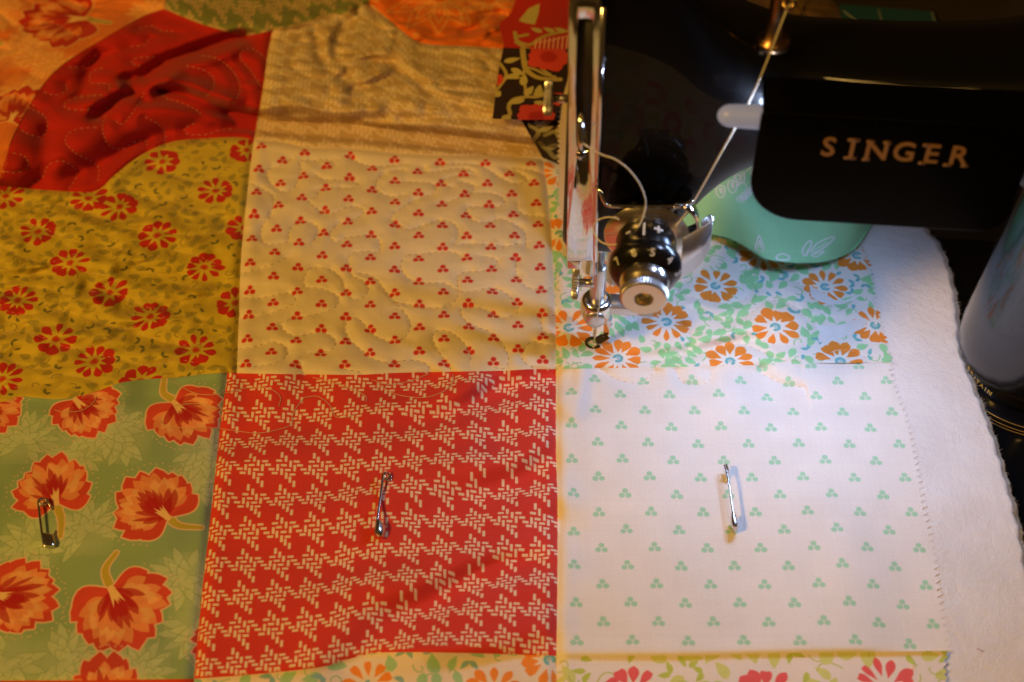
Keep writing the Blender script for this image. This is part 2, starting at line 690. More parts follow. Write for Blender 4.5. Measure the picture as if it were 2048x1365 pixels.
# ---- the wandering quilting lines, traced in the photograph
LINES = []      # (photo points, puckered)
cA = lambda *p: LINES.append(crop(p, 470, 280, 5.688))
cB = lambda *p: LINES.append(crop(p, 790, 280, 5.688))
cC = lambda *p: LINES.append(crop(p, 470, 510, 5.688))
cD = lambda *p: LINES.append(crop(p, 790, 510, 5.688))
cR = lambda *p: LINES.append(crop(p, 0, 0, 3.4125))
cA((640, 215), (540, 290), (420, 320), (370, 360), (370, 430), (450, 540), (560, 590), (680, 540), (720, 450), (750, 330), (740, 250), (800, 230), (930, 240), (1000, 220), (1120, 260), (1110, 310), (1010, 325))
cA((920, 400), (1000, 450), (1130, 455), (1300, 470), (1400, 500), (1330, 550), (1150, 540), (980, 560), (930, 640), (870, 660))
cA((190, 500), (330, 570), (430, 640), (430, 750), (390, 880))
cA((830, 690), (950, 800), (1080, 840), (1200, 800), (1300, 760), (1420, 770), (1460, 830), (1370, 900), (1200, 940), (1130, 1000))
cA((340, 920), (295, 1040), (320, 1170), (450, 1190), (600, 1150), (610, 1050), (680, 960), (780, 930), (880, 950), (950, 1010), (930, 1090), (870, 1180))
cA((1100, 1030), (1080, 1110), (1160, 1160), (1280, 1110), (1450, 1090), (1570, 1080), (1640, 1150), (1650, 1250), (1600, 1280), (1500, 1270), (1330, 1290), (1290, 1365))
cA((1280, 170), (1370, 240), (1500, 290), (1640, 300), (1780, 290), (1934, 270))
cA((1934, 340), (1750, 360), (1640, 440), (1600, 520), (1660, 600), (1800, 650), (1934, 620))
cA((1934, 1000), (1850, 960), (1780, 900), (1820, 820), (1934, 770))
cB((0, 480), (200, 480), (400, 490), (460, 540), (450, 600), (330, 650), (180, 710), (40, 800))
cB((330, 310), (330, 360), (500, 360), (650, 330), (820, 330), (900, 370), (850, 400), (700, 410), (580, 440), (550, 500), (640, 540))
cB((740, 470), (860, 500), (910, 550), (830, 620), (700, 670), (560, 720), (490, 740))
cB((850, 610), (960, 600), (1100, 610), (1220, 660), (1240, 730), (1100, 770), (930, 760), (820, 770), (840, 860), (920, 930), (1050, 940), (1200, 900), (1350, 960), (1460, 1030), (1490, 1130), (1480, 1220))
cB((0, 960), (120, 1020), (250, 1000), (360, 960), (480, 920), (600, 920), (690, 980), (715, 1060), (680, 1180))
cB((500, 280), (800, 270), (950, 290), (1080, 350), (1200, 430), (1320, 490), (1460, 490), (1500, 440), (1400, 370), (1250, 330), (1400, 330), (1560, 350), (1700, 400))
cB((1390, 720), (1400, 800), (1500, 860), (1640, 870), (1770, 880))
cB((750, 1190), (900, 1180), (1020, 1190), (1150, 1200), (1300, 1210), (1400, 1180))
cB((140, 1310), (300, 1300), (480, 1280), (650, 1280), (730, 1310))
cC((100, 210), (300, 150), (450, 100), (620, 20))
cC((830, 160), (780, 300), (820, 375), (950, 380), (1080, 420), (1180, 490), (1150, 590), (1020, 650), (850, 690), (680, 720), (550, 760), (520, 790), (580, 880), (700, 930), (900, 890), (1020, 890), (1130, 960), (1140, 1030), (1060, 1100), (900, 1110), (760, 1160))
cC((830, 160), (920, 140), (1080, 170), (1200, 260), (1250, 380), (1290, 470), (1390, 510), (1490, 460), (1520, 390), (1460, 300), (1340, 240), (1290, 130), (1300, 50))
cC((100, 490), (230, 500), (400, 470), (560, 440), (650, 450), (690, 510), (620, 590), (480, 640), (330, 690), (90, 715))
cC((40, 1070), (200, 1050), (340, 1010), (430, 990), (550, 1030), (600, 1090), (580, 1160), (460, 1230), (300, 1260), (180, 1275), (30, 1260))
cC((740, 1220), (760, 1300), (800, 1355))
cC((1400, 210), (1520, 230), (1620, 290), (1700, 400), (1800, 520), (1934, 660))
cC((1934, 950), (1780, 990), (1620, 940), (1540, 870), (1450, 770), (1370, 720), (1270, 760), (1260, 870), (1310, 970), (1430, 1080), (1560, 1180), (1750, 1230), (1934, 1200))
cC((1230, 1300), (1400, 1330), (1450, 1350))
cD((90, 60), (60, 120), (130, 250), (260, 310), (420, 320), (560, 325), (680, 390), (800, 425), (950, 400), (1100, 380), (1250, 430), (1390, 570), (1400, 640), (1340, 690), (1230, 720), (1100, 660), (930, 600), (760, 610), (760, 700), (870, 800), (1060, 870), (1180, 960), (1260, 1080), (1290, 1200), (1250, 1290), (1100, 1280))
cD((0, 540), (150, 570), (350, 600), (550, 600), (650, 560), (715, 460), (710, 320), (715, 240), (780, 200), (950, 190), (1090, 160), (1160, 100), (1130, 40), (950, 10))
cD((1375, 60), (1375, 200), (1430, 310), (1530, 380), (1680, 390), (1810, 370))
cD((1830, 690), (1690, 690), (1660, 770), (1700, 880), (1850, 910))
cD((0, 610), (100, 650), (160, 740), (170, 840), (110, 940), (0, 985))
cD((420, 930), (470, 870), (600, 870), (730, 950), (820, 1050), (860, 1150), (850, 1260))
cD((420, 930), (460, 1040), (540, 1160), (610, 1260), (660, 1340))
cD((0, 1220), (200, 1200), (350, 1240), (420, 1330))
cD((1850, 1030), (1700, 1020), (1560, 990), (1460, 1080), (1440, 1170), (1500, 1250), (1600, 1290))
n_cream = len(LINES)
cR((0, 1165), (100, 1180), (185, 1150), (170, 1070), (60, 1040))
cR((210, 1255), (290, 1210), (330, 1130), (420, 1100), (510, 1150), (520, 1210), (470, 1290))
cR((190, 735), (300, 790), (325, 860), (280, 935), (180, 910), (125, 870))
cR((660, 870), (520, 885), (460, 920), (450, 980), (520, 1050), (600, 1090), (670, 1140), (670, 1240))
cR((985, 630), (950, 700), (890, 790), (830, 850), (780, 820))
cR((720, 790), (700, 880), (740, 990), (830, 1020), (920, 970), (1000, 960), (1000, 1020))
cR((990, 800), (1080, 850), (1130, 920), (1110, 1020))
cR((1330, 840), (1260, 880), (1290, 920), (1400, 920), (1500, 890), (1620, 880))
cR((1100, 620), (1130, 670), (1200, 690), (1320, 740), (1380, 790))
cR((1270, 450), (1390, 480), (1460, 540), (1450, 620), (1400, 660))
cR((1380, 380), (1500, 410), (1600, 500), (1640, 600), (1610, 680), (1580, 720))
cR((1790, 380), (1720, 330), (1650, 350), (1640, 400), (1700, 470), (1760, 560), (1780, 600))
cR((700, 650), (560, 660), (460, 690), (440, 730), (500, 750), (640, 750))
cR((610, 560), (620, 500), (670, 470), (740, 470))
cR((620, 570), (740, 575), (750, 620))
cR((300, 630), (370, 650), (450, 620), (450, 570))
cR((470, 460), (580, 450), (650, 390), (660, 340))
cR((950, 190), (1040, 180), (1100, 210), (1200, 220))
cR((890, 320), (980, 310), (1020, 260))
cR((1060, 390), (920, 400), (910, 440), (1000, 460))
n_red = len(LINES)
# the first rows on the squares just begun
q3 = lambda *p: LINES.append(crop(p, 0, 720, 3.303))
q3((1130, 130), (1220, 190), (1330, 230), (1490, 220), (1600, 190), (1760, 185), (1850, 240), (1840, 310))
q3((1150, 300), (1300, 290), (1400, 310), (1520, 340), (1630, 360), (1680, 350))
q3((1060, 400), (1090, 430), (1250, 455), (1400, 450), (1560, 470), (1700, 485), (1820, 465), (1920, 430), (1935, 360), (1970, 300), (2010, 250))
q3((360, 330), (420, 345), (540, 335), (620, 280), (640, 220))
q4 = lambda *p: LINES.append(crop(p, 380, 720, 2.116))
q4((480, 160), (540, 155), (590, 190), (615, 240), (660, 243), (710, 228))
q4((520, 75), (620, 100), (740, 150), (740, 190))
q4((770, 85), (850, 105), (930, 90), (1010, 60))
q4((790, 100), (870, 145), (980, 160), (1060, 140), (1110, 100), (1112, 60))
n_loose = len(LINES)
q5 = lambda *p: LINES.append(crop(p, 1480, 740, 4.55))
q5((200, -10), (210, 40), (400, 130), (600, 170), (720, 240), (790, 220), (770, 130), (850, 130), (1000, 250), (1080, 190), (1130, 90), (1250, 130), (1340, 230))
q5((560, -20), (650, 20), (750, 55), (850, 80), (1000, 80), (1100, 40), (1140, 0))
q6 = lambda *p: LINES.append(crop(p, 1100, 720, 3.4125))
q6((340, 60), (450, 130), (570, 155), (650, 130), (720, 80))
q6((860, 75), (900, 150), (1000, 170), (1080, 150), (1100, 85))
q7 = lambda *p: LINES.append(crop(p, 1100, 440, 2.926))
q7((30, 610), (110, 560), (210, 640), (330, 690), (470, 610), (620, 540), (760, 600), (830, 700), (760, 790), (600, 840))
q7((830, 800), (950, 750), (1100, 720), (1260, 780), (1400, 830), (1560, 810), (1700, 760), (1840, 800), (1890, 860))
q7((860, 520), (1000, 590), (1150, 560), (1290, 470), (1450, 520), (1560, 620), (1730, 640), (1880, 560))
q7((740, 430), (900, 470), (1080, 490), (1190, 410), (1130, 320), (1250, 270), (1390, 330), (1530, 420), (1690, 490), (1850, 420))
n_white = len(LINES)
# yellow square: long shallow waves
for k in range(13):
    y0 = 318 + k * 36
    x0 = -60 + 20 * random.random()
    p = []
    for i in range(12):
        x = x0 + i * 50
        yy = y0 + 16 * math.sin(i * 1.35 + k * 2.1) + 10 * math.sin(i * .6 + k) + (250 - x) * .05
        if x < 495 - (y0 - 300) * .06 and yy > np.interp(x, [-60, 60, 190, 280, 400, 510], [380, 386, 392, 330, 288, 290]) and yy < np.interp(x, [-60, 120, 190, 300, 470], [800, 792, 778, 750, 735]):
            p.append((x, yy))
        else:
            if len(p) > 2:
                LINES.append(p)
            p = []
    if len(p) > 2:
        LINES.append(p)
n_yel = len(LINES)
# orange print at the far left, folded heap
for k in range(6):
    LINES.append([(-80 + i * 38 + 8 * math.sin(k + i), 25 + k * 42 - i * 10 + 22 * math.sin(i * 1.9 + k * 1.3)) for i in range(5 if k > 2 else 8)])
cT = lambda *p: LINES.append(crop(p, 700, 0, 4.551))
cT((640, 385), (700, 345), (830, 335), (940, 290))
cT((1190, 405), (1270, 330), (1290, 250), (1480, 190), (1380, 130))
cT((1490, 20), (1540, 140), (1570, 160))
cT((1900, 280), (1800, 200), (1800, 130), (1920, 90), (1975, 180))

# ---- seams
SEAM_A = [(508, 280), (500, 340), (490, 430), (482, 520), (478, 620), (474, 747)]
SEAM_A2 = [(455, 748), (440, 860), (425, 1000), (405, 1180), (388, 1358), (350, 1700)]
SEAM_B = [(1085, 314), (1095, 380), (1102, 450), (1108, 560), (1112, 660), (1112, 739)]
SEAM_B2 = [(1112, 740), (1112, 900), (1115, 1000), (1115, 1150), (1113, 1312), (1112, 1700)]
R2L = [(-120, 815), (0, 805), (39, 794), (112, 799), (150, 794), (194, 783), (242, 766), (303, 758), (348, 756), (406, 749), (455, 746)]
R2M = [(455, 746), (520, 748), (600, 749), (720, 750), (800, 746), (1000, 742), (1060, 739), (1112, 739)]
R2R = [(1112, 739), (1200, 737), (1330, 735), (1500, 731), (1640, 727), (1785, 725)]
R3L = [(-120, 1364), (0, 1362), (200, 1361), (388, 1358)]
R3M = [(388, 1358), (500, 1350), (640, 1335), (700, 1318), (760, 1306), (900, 1306), (1113, 1312)]
R3R = [(1113, 1312), (1300, 1312), (1400, 1311), (1600, 1306), (1800, 1303), (1897, 1302)]
R1M = [(508, 280), (560, 284), (620, 295), (700, 297), (790, 306), (900, 312), (1000, 313), (1085, 314)]
R1L = [(-120, 366), (0, 372), (60, 378), (150, 384), (195, 381), (230, 350), (280, 312), (340, 285), (400, 278), (470, 275), (508, 280)]
TAN_L = [(545, 62), (535, 110), (527, 170), (515, 240), (508, 280)]
OR_RED = [(328, 18), (281, 35), (205, 79), (126, 129), (79, 179), (38, 249), (18, 293), (-6, 366)]
GR_LO = [(328, 18), (390, 44), (440, 60), (487, 72)]
GR_LO2 = [(487, 72), (545, 62), (600, 50), (650, 32), (700, 28), (738, 8)]
TAN_OR = [(738, 8), (790, 50), (830, 80), (870, 90), (940, 93), (1008, 97)]
SEAMS = [SEAM_A, SEAM_A2, SEAM_B, SEAM_B2, R1L, TAN_L, TAN_OR, R1M]

# ---- the height of the cloth, on a raster over the table
HX0, HX1, HY0, HY1, HR = -27.0, 24.0, 12.0, 62.0, 0.05
hx = np.arange(HX0, HX1, HR)
hy = np.arange(HY0, HY1, HR)
GX, GY = np.meshgrid(hx, hy)


def dist_field(lines, reach):
    """nearest distance, signed side and running length for a set of ground polylines"""
    D = np.full(GX.shape, 1e3, np.float32)
    SIDE = np.zeros(GX.shape, np.float32)
    RUN = np.zeros(GX.shape, np.float32)
    for L in lines:
        run = 0.0
        for a, b in zip(L[:-1], L[1:]):
            i0 = max(0, int((min(a[0], b[0]) - reach - HX0) / HR)); i1 = min(len(hx), int((max(a[0], b[0]) + reach - HX0) / HR) + 1)
            j0 = max(0, int((min(a[1], b[1]) - reach - HY0) / HR)); j1 = min(len(hy), int((max(a[1], b[1]) + reach - HY0) / HR) + 1)
            ln = math.hypot(*(b - a))
            if i1 > i0 and j1 > j0 and ln > 1e-6:
                X, Y = hx[None, i0:i1], hy[j0:j1, None]
                v = (b - a) / ln
                tt = np.clip((X - a[0]) * v[0] + (Y - a[1]) * v[1], 0, ln)
                ex, ey = X - a[0] - tt * v[0], Y - a[1] - tt * v[1]
                d = np.sqrt(ex * ex + ey * ey)
                s = np.sign(v[0] * ey - v[1] * ex)
                sub = D[j0:j1, i0:i1]
                m = d < sub
                sub[m] = d[m]
                SIDE[j0:j1, i0:i1][m] = s[m]
                RUN[j0:j1, i0:i1][m] = (run + tt)[m]
            run += ln
    return D, SIDE, RUN


def G(px, n=6):
    return smooth(gnd(px), n)


Hh = np.zeros(GX.shape, np.float32)
# broad swell of the cloth
Hh += 0.22 * (vnoise(GX / 5.5 + 3, GY / 5.5 + 9, 2) - .5) + 0.05 * (vnoise(GX / 1.6, GY / 1.6, 3) - .5)
# quilted puffs
gl = [G(l) for l in LINES]
D, SD, RUN = dist_field(gl[:n_cream], 1.3)
puck = 0.05 * np.abs(np.sin(RUN / 0.26 * math.pi)) * np.exp(-D / .25)
pk = vnoise(GX * 3.1, GY * 3.1, 41) - .5
Hh += np.where(D < .6, .11 * pk * np.exp(-D / .30), 0) - np.where(D < .3, .035 * np.exp(-(D / .05) ** 2), 0)
puff = 0.10 * (1 - np.exp(-((np.clip(D - puck, 0, 9) / .34) ** 1.1)))
far = np.clip((D - 0.9) / .4, 0, 1)
crm = (gnd([[470, 300]])[0], gnd([[1120, 750]])[0])
Hh += np.where(D < 1.29, puff * (1 - far) + 0.075 * far, 0.075)
D2, SD2, RUN2 = dist_field(gl[n_cream:n_red], 1.6)
Hh += np.where(D2 < 1.59, -0.17 * np.exp(-(D2 / .36) ** 1.2), 0)
D3, _, RUN3 = dist_field(gl[n_red:n_loose], 1.0)
Hh += np.where(D3 < .99, -0.035 * np.exp(-(D3 / .12)), 0)
D4, _, RUN4 = dist_field(gl[n_loose:n_white], 1.2)
Hh += np.where(D4 < 1.19, -0.19 * np.exp(-(D4 / .26)), 0)
D5, _, RUN5 = dist_field(gl[n_white:], 1.2)
Hh += np.where(D5 < 1.19, -0.17 * np.exp(-(D5 / .3)), 0)
# yellow square: puckers across the stitch rows
yel = np.exp(-((GX + 15.5) / 6) ** 4) * np.exp(-((GY - 39.5) / 5) ** 4)
Hh += yel * (.16 * (vnoise(GX / .38, GY / .34, 10) - .5) + .34 * (vnoise(GX / .9 + GY * .5, GY / .55, 8) - .5) + .48 * (vnoise(GX / 2.6 + GY * .3, GY / .62 - GX * .12, 9) - .5))
# seams: a narrow valley between soft shoulders
Dm, SDm, _ = dist_field([G(s) for s in SEAMS], 1.2)
Hh += np.where(Dm < 1.19, -0.13 * np.exp(-(Dm / .13) ** 1.5) + 0.03 * np.exp(-((Dm - .35) / .22) ** 2), 0)


def step(px, amps, side, width=.10, fall=1.6):
    """one side of the line stands higher (side>0: left of its direction); amps: one height per traced point"""
    L = G(px)
    d, s, run = dist_field([L], 4.5)
    tot = np.sum(np.linalg.norm(np.diff(L, axis=0), axis=1))
    amps = np.asarray(amps, float) * np.ones(len(px))
    amp = np.interp(run, np.linspace(0, tot, len(amps)), amps)
    up_ = (s * side > 0)
    sg = np.where(up_, d, -d)
    return np.where(d < 4.49, amp / (1 + np.exp(-np.clip(sg / width, -40, 40))) * np.where(up_, np.exp(-d / fall), 1), 0).astype(np.float32)


XL, XR = (-700, 0), (700, 0)
ext = lambda p, a=None, b=None: ([(p[0][0] + a[0], p[0][1] + a[1])] if a else []) + list(p) + ([(p[-1][0] + b[0], p[-1][1] + b[1])] if b else [])
ALL2 = ext(R2L + R2M[1:] + R2R[1:], XL, XR)
Hh += step(ALL2, np.interp(np.arange(len(ALL2)), [0, len(R2L), len(R2L) + 8, len(ALL2)], [.24, .24, .12, .12]), 1, .09)
ALL3 = ext(R3L + R3M[1:] + R3R[1:], XL, XR)
Hh += step(ALL3, .22, 1, .07)
Hh += step(ext(SEAM_B2, (0, -400), None), .05, 1, .1)
Hh += step(ext(GR_LO + GR_LO2[1:], (-300, -60), (300, -40)), .45, 1, .18, 2.5)


def ridge(px, amp, sig):
    d, s, _ = dist_field([G(px)], sig * 3.2)
    return np.where(d < sig * 3.15, amp * np.exp(-(d / sig) ** 2), 0).astype(np.float32)


def bank(px, amp, width, fall=9):
    d, s, _ = dist_field([G(px)], 9)
    sg = np.where(s > 0, d, -d)
    return np.where(d < 8.9, amp / (1 + np.exp(-np.clip(sg / width, -40, 40))) * np.where(s > 0, np.exp(-(np.clip(d, 0, 9) / fall) ** 2), 1), 0).astype(np.float32)


# diagonal drag lines across the red square, ripples under its top seam, slack in the white square
mred = 1 / (1 + np.exp(-(1.3 - GX) / .25)) / (1 + np.exp(-(GX + 10.2) / .4)) / (1 + np.exp(-(34.9 - GY) / .25)) / (1 + np.exp(-(GY - 23.4) / .3))
diag = (GY - 29) * .90 - (GX + 4) * .43 + .9 * (vnoise(GX * .35, GY * .35, 51) - .5)
Hh += mred * np.clip((GX + 9) / 8, .25, 1) * (.20 * np.sin(diag * 2.0) + .10 * np.sin(diag * 3.9 + GX * .3))
Hh += mred * np.exp(-(34.9 - GY) / 1.3) * .16 * np.sin(GX * 2.1 + 1.2 * np.sin(GX * .7))
mwh = 1 / (1 + np.exp(-(GX - 1.7) / .2)) / (1 + np.exp(-(34.9 - GY) / .3)) / (1 + np.exp(-(GY - 23.4) / .3))
Hh += mwh * .16 * (vnoise(GX * .42 + 5, GY * .30 + GX * .1, 52) - .5)
Hh += mwh * np.exp(-(34.9 - GY) / 1.0) * .07 * np.sin(GX * 2.6 + np.sin(GX))
mgr = 1 / (1 + np.exp(-(-10.2 - GX) / .3)) / (1 + np.exp(-(34.4 - GY) / .4))
Hh += mgr * (.22 * (vnoise(GX * .35 + GY * .3, GY * .45, 53) - .5) + np.exp(-np.abs(34.2 - GY) / 1.4) * .10 * np.sin(GX * 1.7))

# the heap behind: tan and red squares bunched up
VAL = [(-260, 436), (0, 392), (110, 366), (210, 322), (320, 274), (420, 258), (508, 252), (600, 256), (760, 268), (900, 284), (1060, 302), (1250, 320), (1600, 322)]
Hh += bank([(x, y - 26) for x, y in VAL], 1.45, .42, 9)
vd, _, vrun = dist_field([G(VAL)], 2.5)
vtot = vrun.max()
Hh += np.where(vd < 2.4, -1.0 * np.exp(-(vd / .46) ** 2) * np.clip((GX + 12.5) / 3, 0.15, 1), 0)
swirl = vnoise(GX * 1.1 + 1.5 * vnoise(GX * .5, GY * .5, 61), GY * 1.5 + 2.0 * vnoise(GX * .45 + 3, GY * .6, 62), 63)
Hh += np.exp(-((GX + 4.5) / 6.5) ** 4) / (1 + np.exp(-(GY - 48.2) / .4)) * .34 * (np.abs(swirl - .5) - .2)
heap_m = 1 / (1 + np.exp(-(GY - 48.2) / .5))
wr = vnoise(GX * .55 + GY * .25, GY * 1.1 - GX * .2, 31) + .5 * vnoise(GX * 1.3 + GY * .9, GY * 2.0, 32) + .3 * vnoise(GX * 2.3, GY * 3.4 + GX, 33)
Hh += heap_m * (.10 + .10 / (1 + np.exp(-(GX + 11.5) / .4))) * (np.abs(wr - .9) - .2)
cr = lambda px, a, s: ridge(crop(px, 400, 0, 2.731), a * .7, s * 1.0)
Hh += cr([(630, 170), (650, 270), (700, 380)], -.28, .28) + cr([(740, 330), (755, 210), (830, 110)], -.4, .35)
Hh += cr([(690, 170), (700, 280), (720, 350)], .22, .35)
Hh += cr([(780, 430), (870, 340), (1010, 335), (1060, 370)], -.42, .33) + cr([(850, 490), (980, 445), (1090, 400)], -.4, .3)
Hh += cr([(820, 380), (900, 300), (1010, 290)], .3, .4) + cr([(900, 440), (1000, 390), (1080, 370)], .3, .3)
Hh += cr([(1060, 340), (1180, 440), (1290, 520), (1500, 600), (1640, 660), (1760, 700)], -.3, .3) + cr([(1150, 380), (1300, 500), (1520, 570), (1700, 640)], .26, .45)
Hh += cr([(320, 640), (560, 622), (800, 665), (900, 640), (1000, 650)], -.38, .3)
Hh += cr([(330, 600), (480, 570), (600, 590), (760, 620), (960, 600)], .30, .35)
Hh += cr([(310, 680), (500, 690), (760, 690), (1000, 720), (1300, 730), (1600, 770), (1860, 800)], -.35, .35)
Hh += cr([(1000, 690), (1300, 690), (1500, 720), (1800, 760)], .25, .3) + cr([(1100, 650), (1400, 640), (1700, 700)], -.22, .25)
c2 = lambda px, a, s: ridge(crop(px, 0, 0, 3.4125), a * 1.35, s)
Hh += c2([(670, 790), (720, 730), (820, 660), (890, 630), (870, 540)], -.5, .4) + c2([(640, 700), (720, 660), (820, 600)], .35, .5)
Hh += c2([(1000, 520), (1150, 420), (1300, 360), (1480, 300), (1660, 250)], -.75, .5)
Hh += c2([(1100, 540), (1240, 460), (1400, 420), (1600, 330)], .4, .6)
Hh += c2([(1100, 620), (1230, 630), (1350, 670), (1500, 730), (1620, 780), (1740, 810)], -.7, .38)
Hh += c2([(1000, 690), (1150, 690), (1350, 740), (1500, 770), (1650, 810)], -.3, .35)
Hh += c2([(1150, 550), (1300, 590), (1420, 650), (1560, 700)], .45, .5)
Hh += c2([(250, 1200), (300, 1060), (330, 900)], -.25, .5) + c2([(560, 640), (600, 500), (700, 380)], -.3, .45)
Hh += c2([(740, 1230), (900, 1080), (1100, 1000)], .2, .5)
# orange heap
Hh += ridge([(20, 290), (60, 200), (150, 110), (250, 60)], .35, .8)
cO = lambda px, a, s: ridge(crop(px, 700, 0, 4.551), a, s)
Hh += cO([(1060, 290), (1180, 230), (1250, 150), (1350, 120)], -.35, .35) + cO([(1200, 330), (1260, 270), (1300, 260)], .3, .35)
Hh += cO([(1500, 190), (1700, 230), (1980, 260)], -.4, .35)
# soft drapes over the red dashed square and beyond it
for px, a, s in (([(455, 880), (560, 850), (700, 870), (840, 835), (960, 800), (1090, 765)], -.16, .9),
                 ([(470, 930), (640, 905), (820, 880), (1000, 830), (1110, 800)], .12, .7),
                 ([(420, 1050), (600, 1120), (760, 1150), (900, 1080), (1100, 960)], -.10, 1.0),
                 ([(700, 1330), (760, 1270), (860, 1200), (1000, 1110), (1110, 1050)], -.24, .75),
                 ([(640, 1290), (760, 1200), (880, 1120), (1000, 1040), (1110, 990)], .16, .8),
                 ([(840, 1310), (930, 1230), (1060, 1160), (1110, 1130)], .12, .8),
                 ([(990, 880), (1040, 850), (1100, 830)], -.12, .5),
                 ([(30, 980), (150, 900), (260, 850), (300, 800)], -.2, .8),
                 ([(0, 1130), (120, 1090), (230, 1080), (390, 1010)], .14, 1.0),
                 ([(60, 1290), (200, 1240), (330, 1250)], -.12, 1.0),
                 ([(1165, 745), (1160, 790), (1150, 830)], .12, .32),
                 ([(1185, 745), (1180, 800)], -.05, .3),
                 ([(1500, 760), (1560, 790), (1650, 800), (1760, 790)], -.05, .6),
                 ([(1250, 720), (1400, 700), (1500, 680), (1600, 690), (1720, 650)], -.12, .3),
                 ([(1280, 700), (1400, 680), (1510, 655), (1700, 620)], .10, .35)):
    Hh += ridge(px, a * 1.3, s * 1.05)
Hh -= Hh[(GX > 4) & (GX < 12) & (GY > 25) & (GY < 33)].mean()
Hh = np.maximum(Hh, -0.3)


def Hs(g):
    fx = np.clip((g[..., 0] - HX0) / HR, 0, len(hx) - 1.01)
    fy = np.clip((g[..., 1] - HY0) / HR, 0, len(hy) - 1.01)
    i, j = fx.astype(int), fy.astype(int)
    a, b = fx - i, fy - j
    return (Hh[j, i] * (1 - a) + Hh[j, i + 1] * a) * (1 - b) + (Hh[j + 1, i] * (1 - a) + Hh[j + 1, i + 1] * a) * b


def patch_grid(top, right, bottom, left, nx, ny, sm=True):
    """Coons patch on the table from four traced edges; (ny,nx,2), row 0 = top"""
    f = lambda p, n: resample(smooth(gnd(p), 6) if sm else gnd(p), n)
    T, B, L, R = f(top, nx), f(bottom, nx), f(left, ny), f(right, ny)
    tt = np.linspace(0, 1, ny)[:, None]
    L = L + (1 - tt) * (T[0] - L[0]) + tt * (B[0] - L[-1])
    R = R + (1 - tt) * (T[-1] - R[0]) + tt * (B[-1] - R[-1])
    s = np.linspace(0, 1, nx)[None, :, None]
    t = np.linspace(0, 1, ny)[:, None, None]
    return (1 - t) * T[None] + t * B[None] + (1 - s) * L[:, None] + s * R[:, None] \
        - ((1 - s) * (1 - t) * T[0] + s * (1 - t) * T[-1] + (1 - s) * t * B[0] + s * t * B[-1])


def grid_faces(ny, nx):
    i = np.arange(ny - 1)[:, None] * nx + np.arange(nx - 1)[None]
    return np.stack([i, i + nx, i + nx + 1, i + 1], -1).reshape(-1, 4)


def pink(g, amp=.11, pitch=.26, side='right'):
    """cut the last columns into pinking-shear teeth"""
    ny = g.shape[0]
    d = np.r_[0, np.cumsum(np.linalg.norm(np.diff(g[:, -1], axis=0), axis=1))]
    z = (np.abs(((d / pitch) % 1) * 2 - 1) - .5) * 2 * amp
    k = np.linspace(0, 1, g.shape[1])
    wgt = np.clip((k - .955) / .045, 0, 1) ** 2
    g = g.copy()
    g[..., 0] += wgt[None] * z[:, None]
    return g


def cloth(name, g, cv, label=None, dz=0.0, hfun=None, mat=None, warp=False):
    ny, nx = g.shape[:2]
    h = (Hs(g) if hfun is None else hfun(g)) + dz
    v = lift(g, h).reshape(-1, 3) - QO
    o = mesh_obj(name, v, grid_faces(ny, nx), mat or print_mat(name + "_print", cv), quilt, uv=cv.uv((v + QO)[:, :2] if warp else g.reshape(-1, 2)))
    if label:
        o["label"] = label
    return o


def bil(g):
    """cloth coordinates from patch parameters, for prints that follow the weave"""
    ny, nx = g.shape[:2]

    def f(s, t):
        x, y = min(max(s, 0), 1) * (nx - 1), min(max(t, 0), 1) * (ny - 1)
        i, j = min(int(x), nx - 2), min(int(y), ny - 2)
        a, b = x - i, y - j
        return (g[j, i] * (1 - a) + g[j, i + 1] * a) * (1 - b) + (g[j + 1, i] * (1 - a) + g[j + 1, i + 1] * a) * b
    return f


CREAM = (.80, .69, .50)
g0 = lambda u, v: gnd([[u, v]])[0]

# --- cream square with red berries
g = patch_grid(R1M, SEAM_B, [(474, 747)] + R2M[1:], SEAM_A, 230, 190)
cv = Canvas(g.reshape(-1, 2), CREAM)
f = bil(g)
rows = [(118, 0), (240, 0), (355, 0), (493, 0), (625, 0), (770, 0), (925, 0), (1070, 0), (1230, 0)]
rA = np.array([80, 128, 240, 360, 490, 620, 760, 915, 1065, 1225]) / 1.0
ta = np.linspace(-0.035, .955, 10)
for k in range(-1, 11):
    for h in (0, 1):
        t = .035 + (k + h * .5) * .1045
        for i in range(-1, 8):
            s = .03 + i * .1545 + h * .0772
            if 0 < s < 1 and 0 < t < 1:
                trefoil(cv, f(s, t), .105, (.62, .035, .025), random.uniform(-.06, .06), (.85, .55, .42))
cv.grain()
cloth("fabric_patch", g, cv, "cream cotton square scattered with red three-dot berries", warp=True)

# --- yellow square with red daisies
g = patch_grid(R1L, SEAM_A, R2L + [(474, 747)], [(-120, 366), (-120, 815)], 200, 190)
cv = Canvas(g.reshape(-1, 2), (.60, .46, .045))
fl = [g0(*p) for p in ((75, 465), (240, 415), (325, 325), (315, 470), (430, 383), (140, 525), (35, 600), (218, 585), (410, 535), (300, 635), (110, 678), (390, 700), (188, 725), (12, 392), (175, 398), (492, 300), (487, 455), (470, 605), (5, 757), (282, 762), (-60, 520), (-70, 690))]
for i in range(150):
    qx = g.reshape(-1, 2)[rng.integers(0, g.shape[0] * g.shape[1])]
    cv.poly(leaf_pts(qx, rng.uniform(0, 6.3), rng.uniform(.4, .65), rng.uniform(.25, .42)), (.46, .35, .04), .7)
floral(cv, fl, .82, (.50, .025, .02), (.55, .16, .03), (.36, .30, .045), (.17, .16, .04), (.30, .24, .05), 3, .50, .44, (.5, .05, .02), (8, 9, 10))
cv.grain()
cloth("fabric_patch", g, cv, "mustard yellow cotton square printed with red daisies")

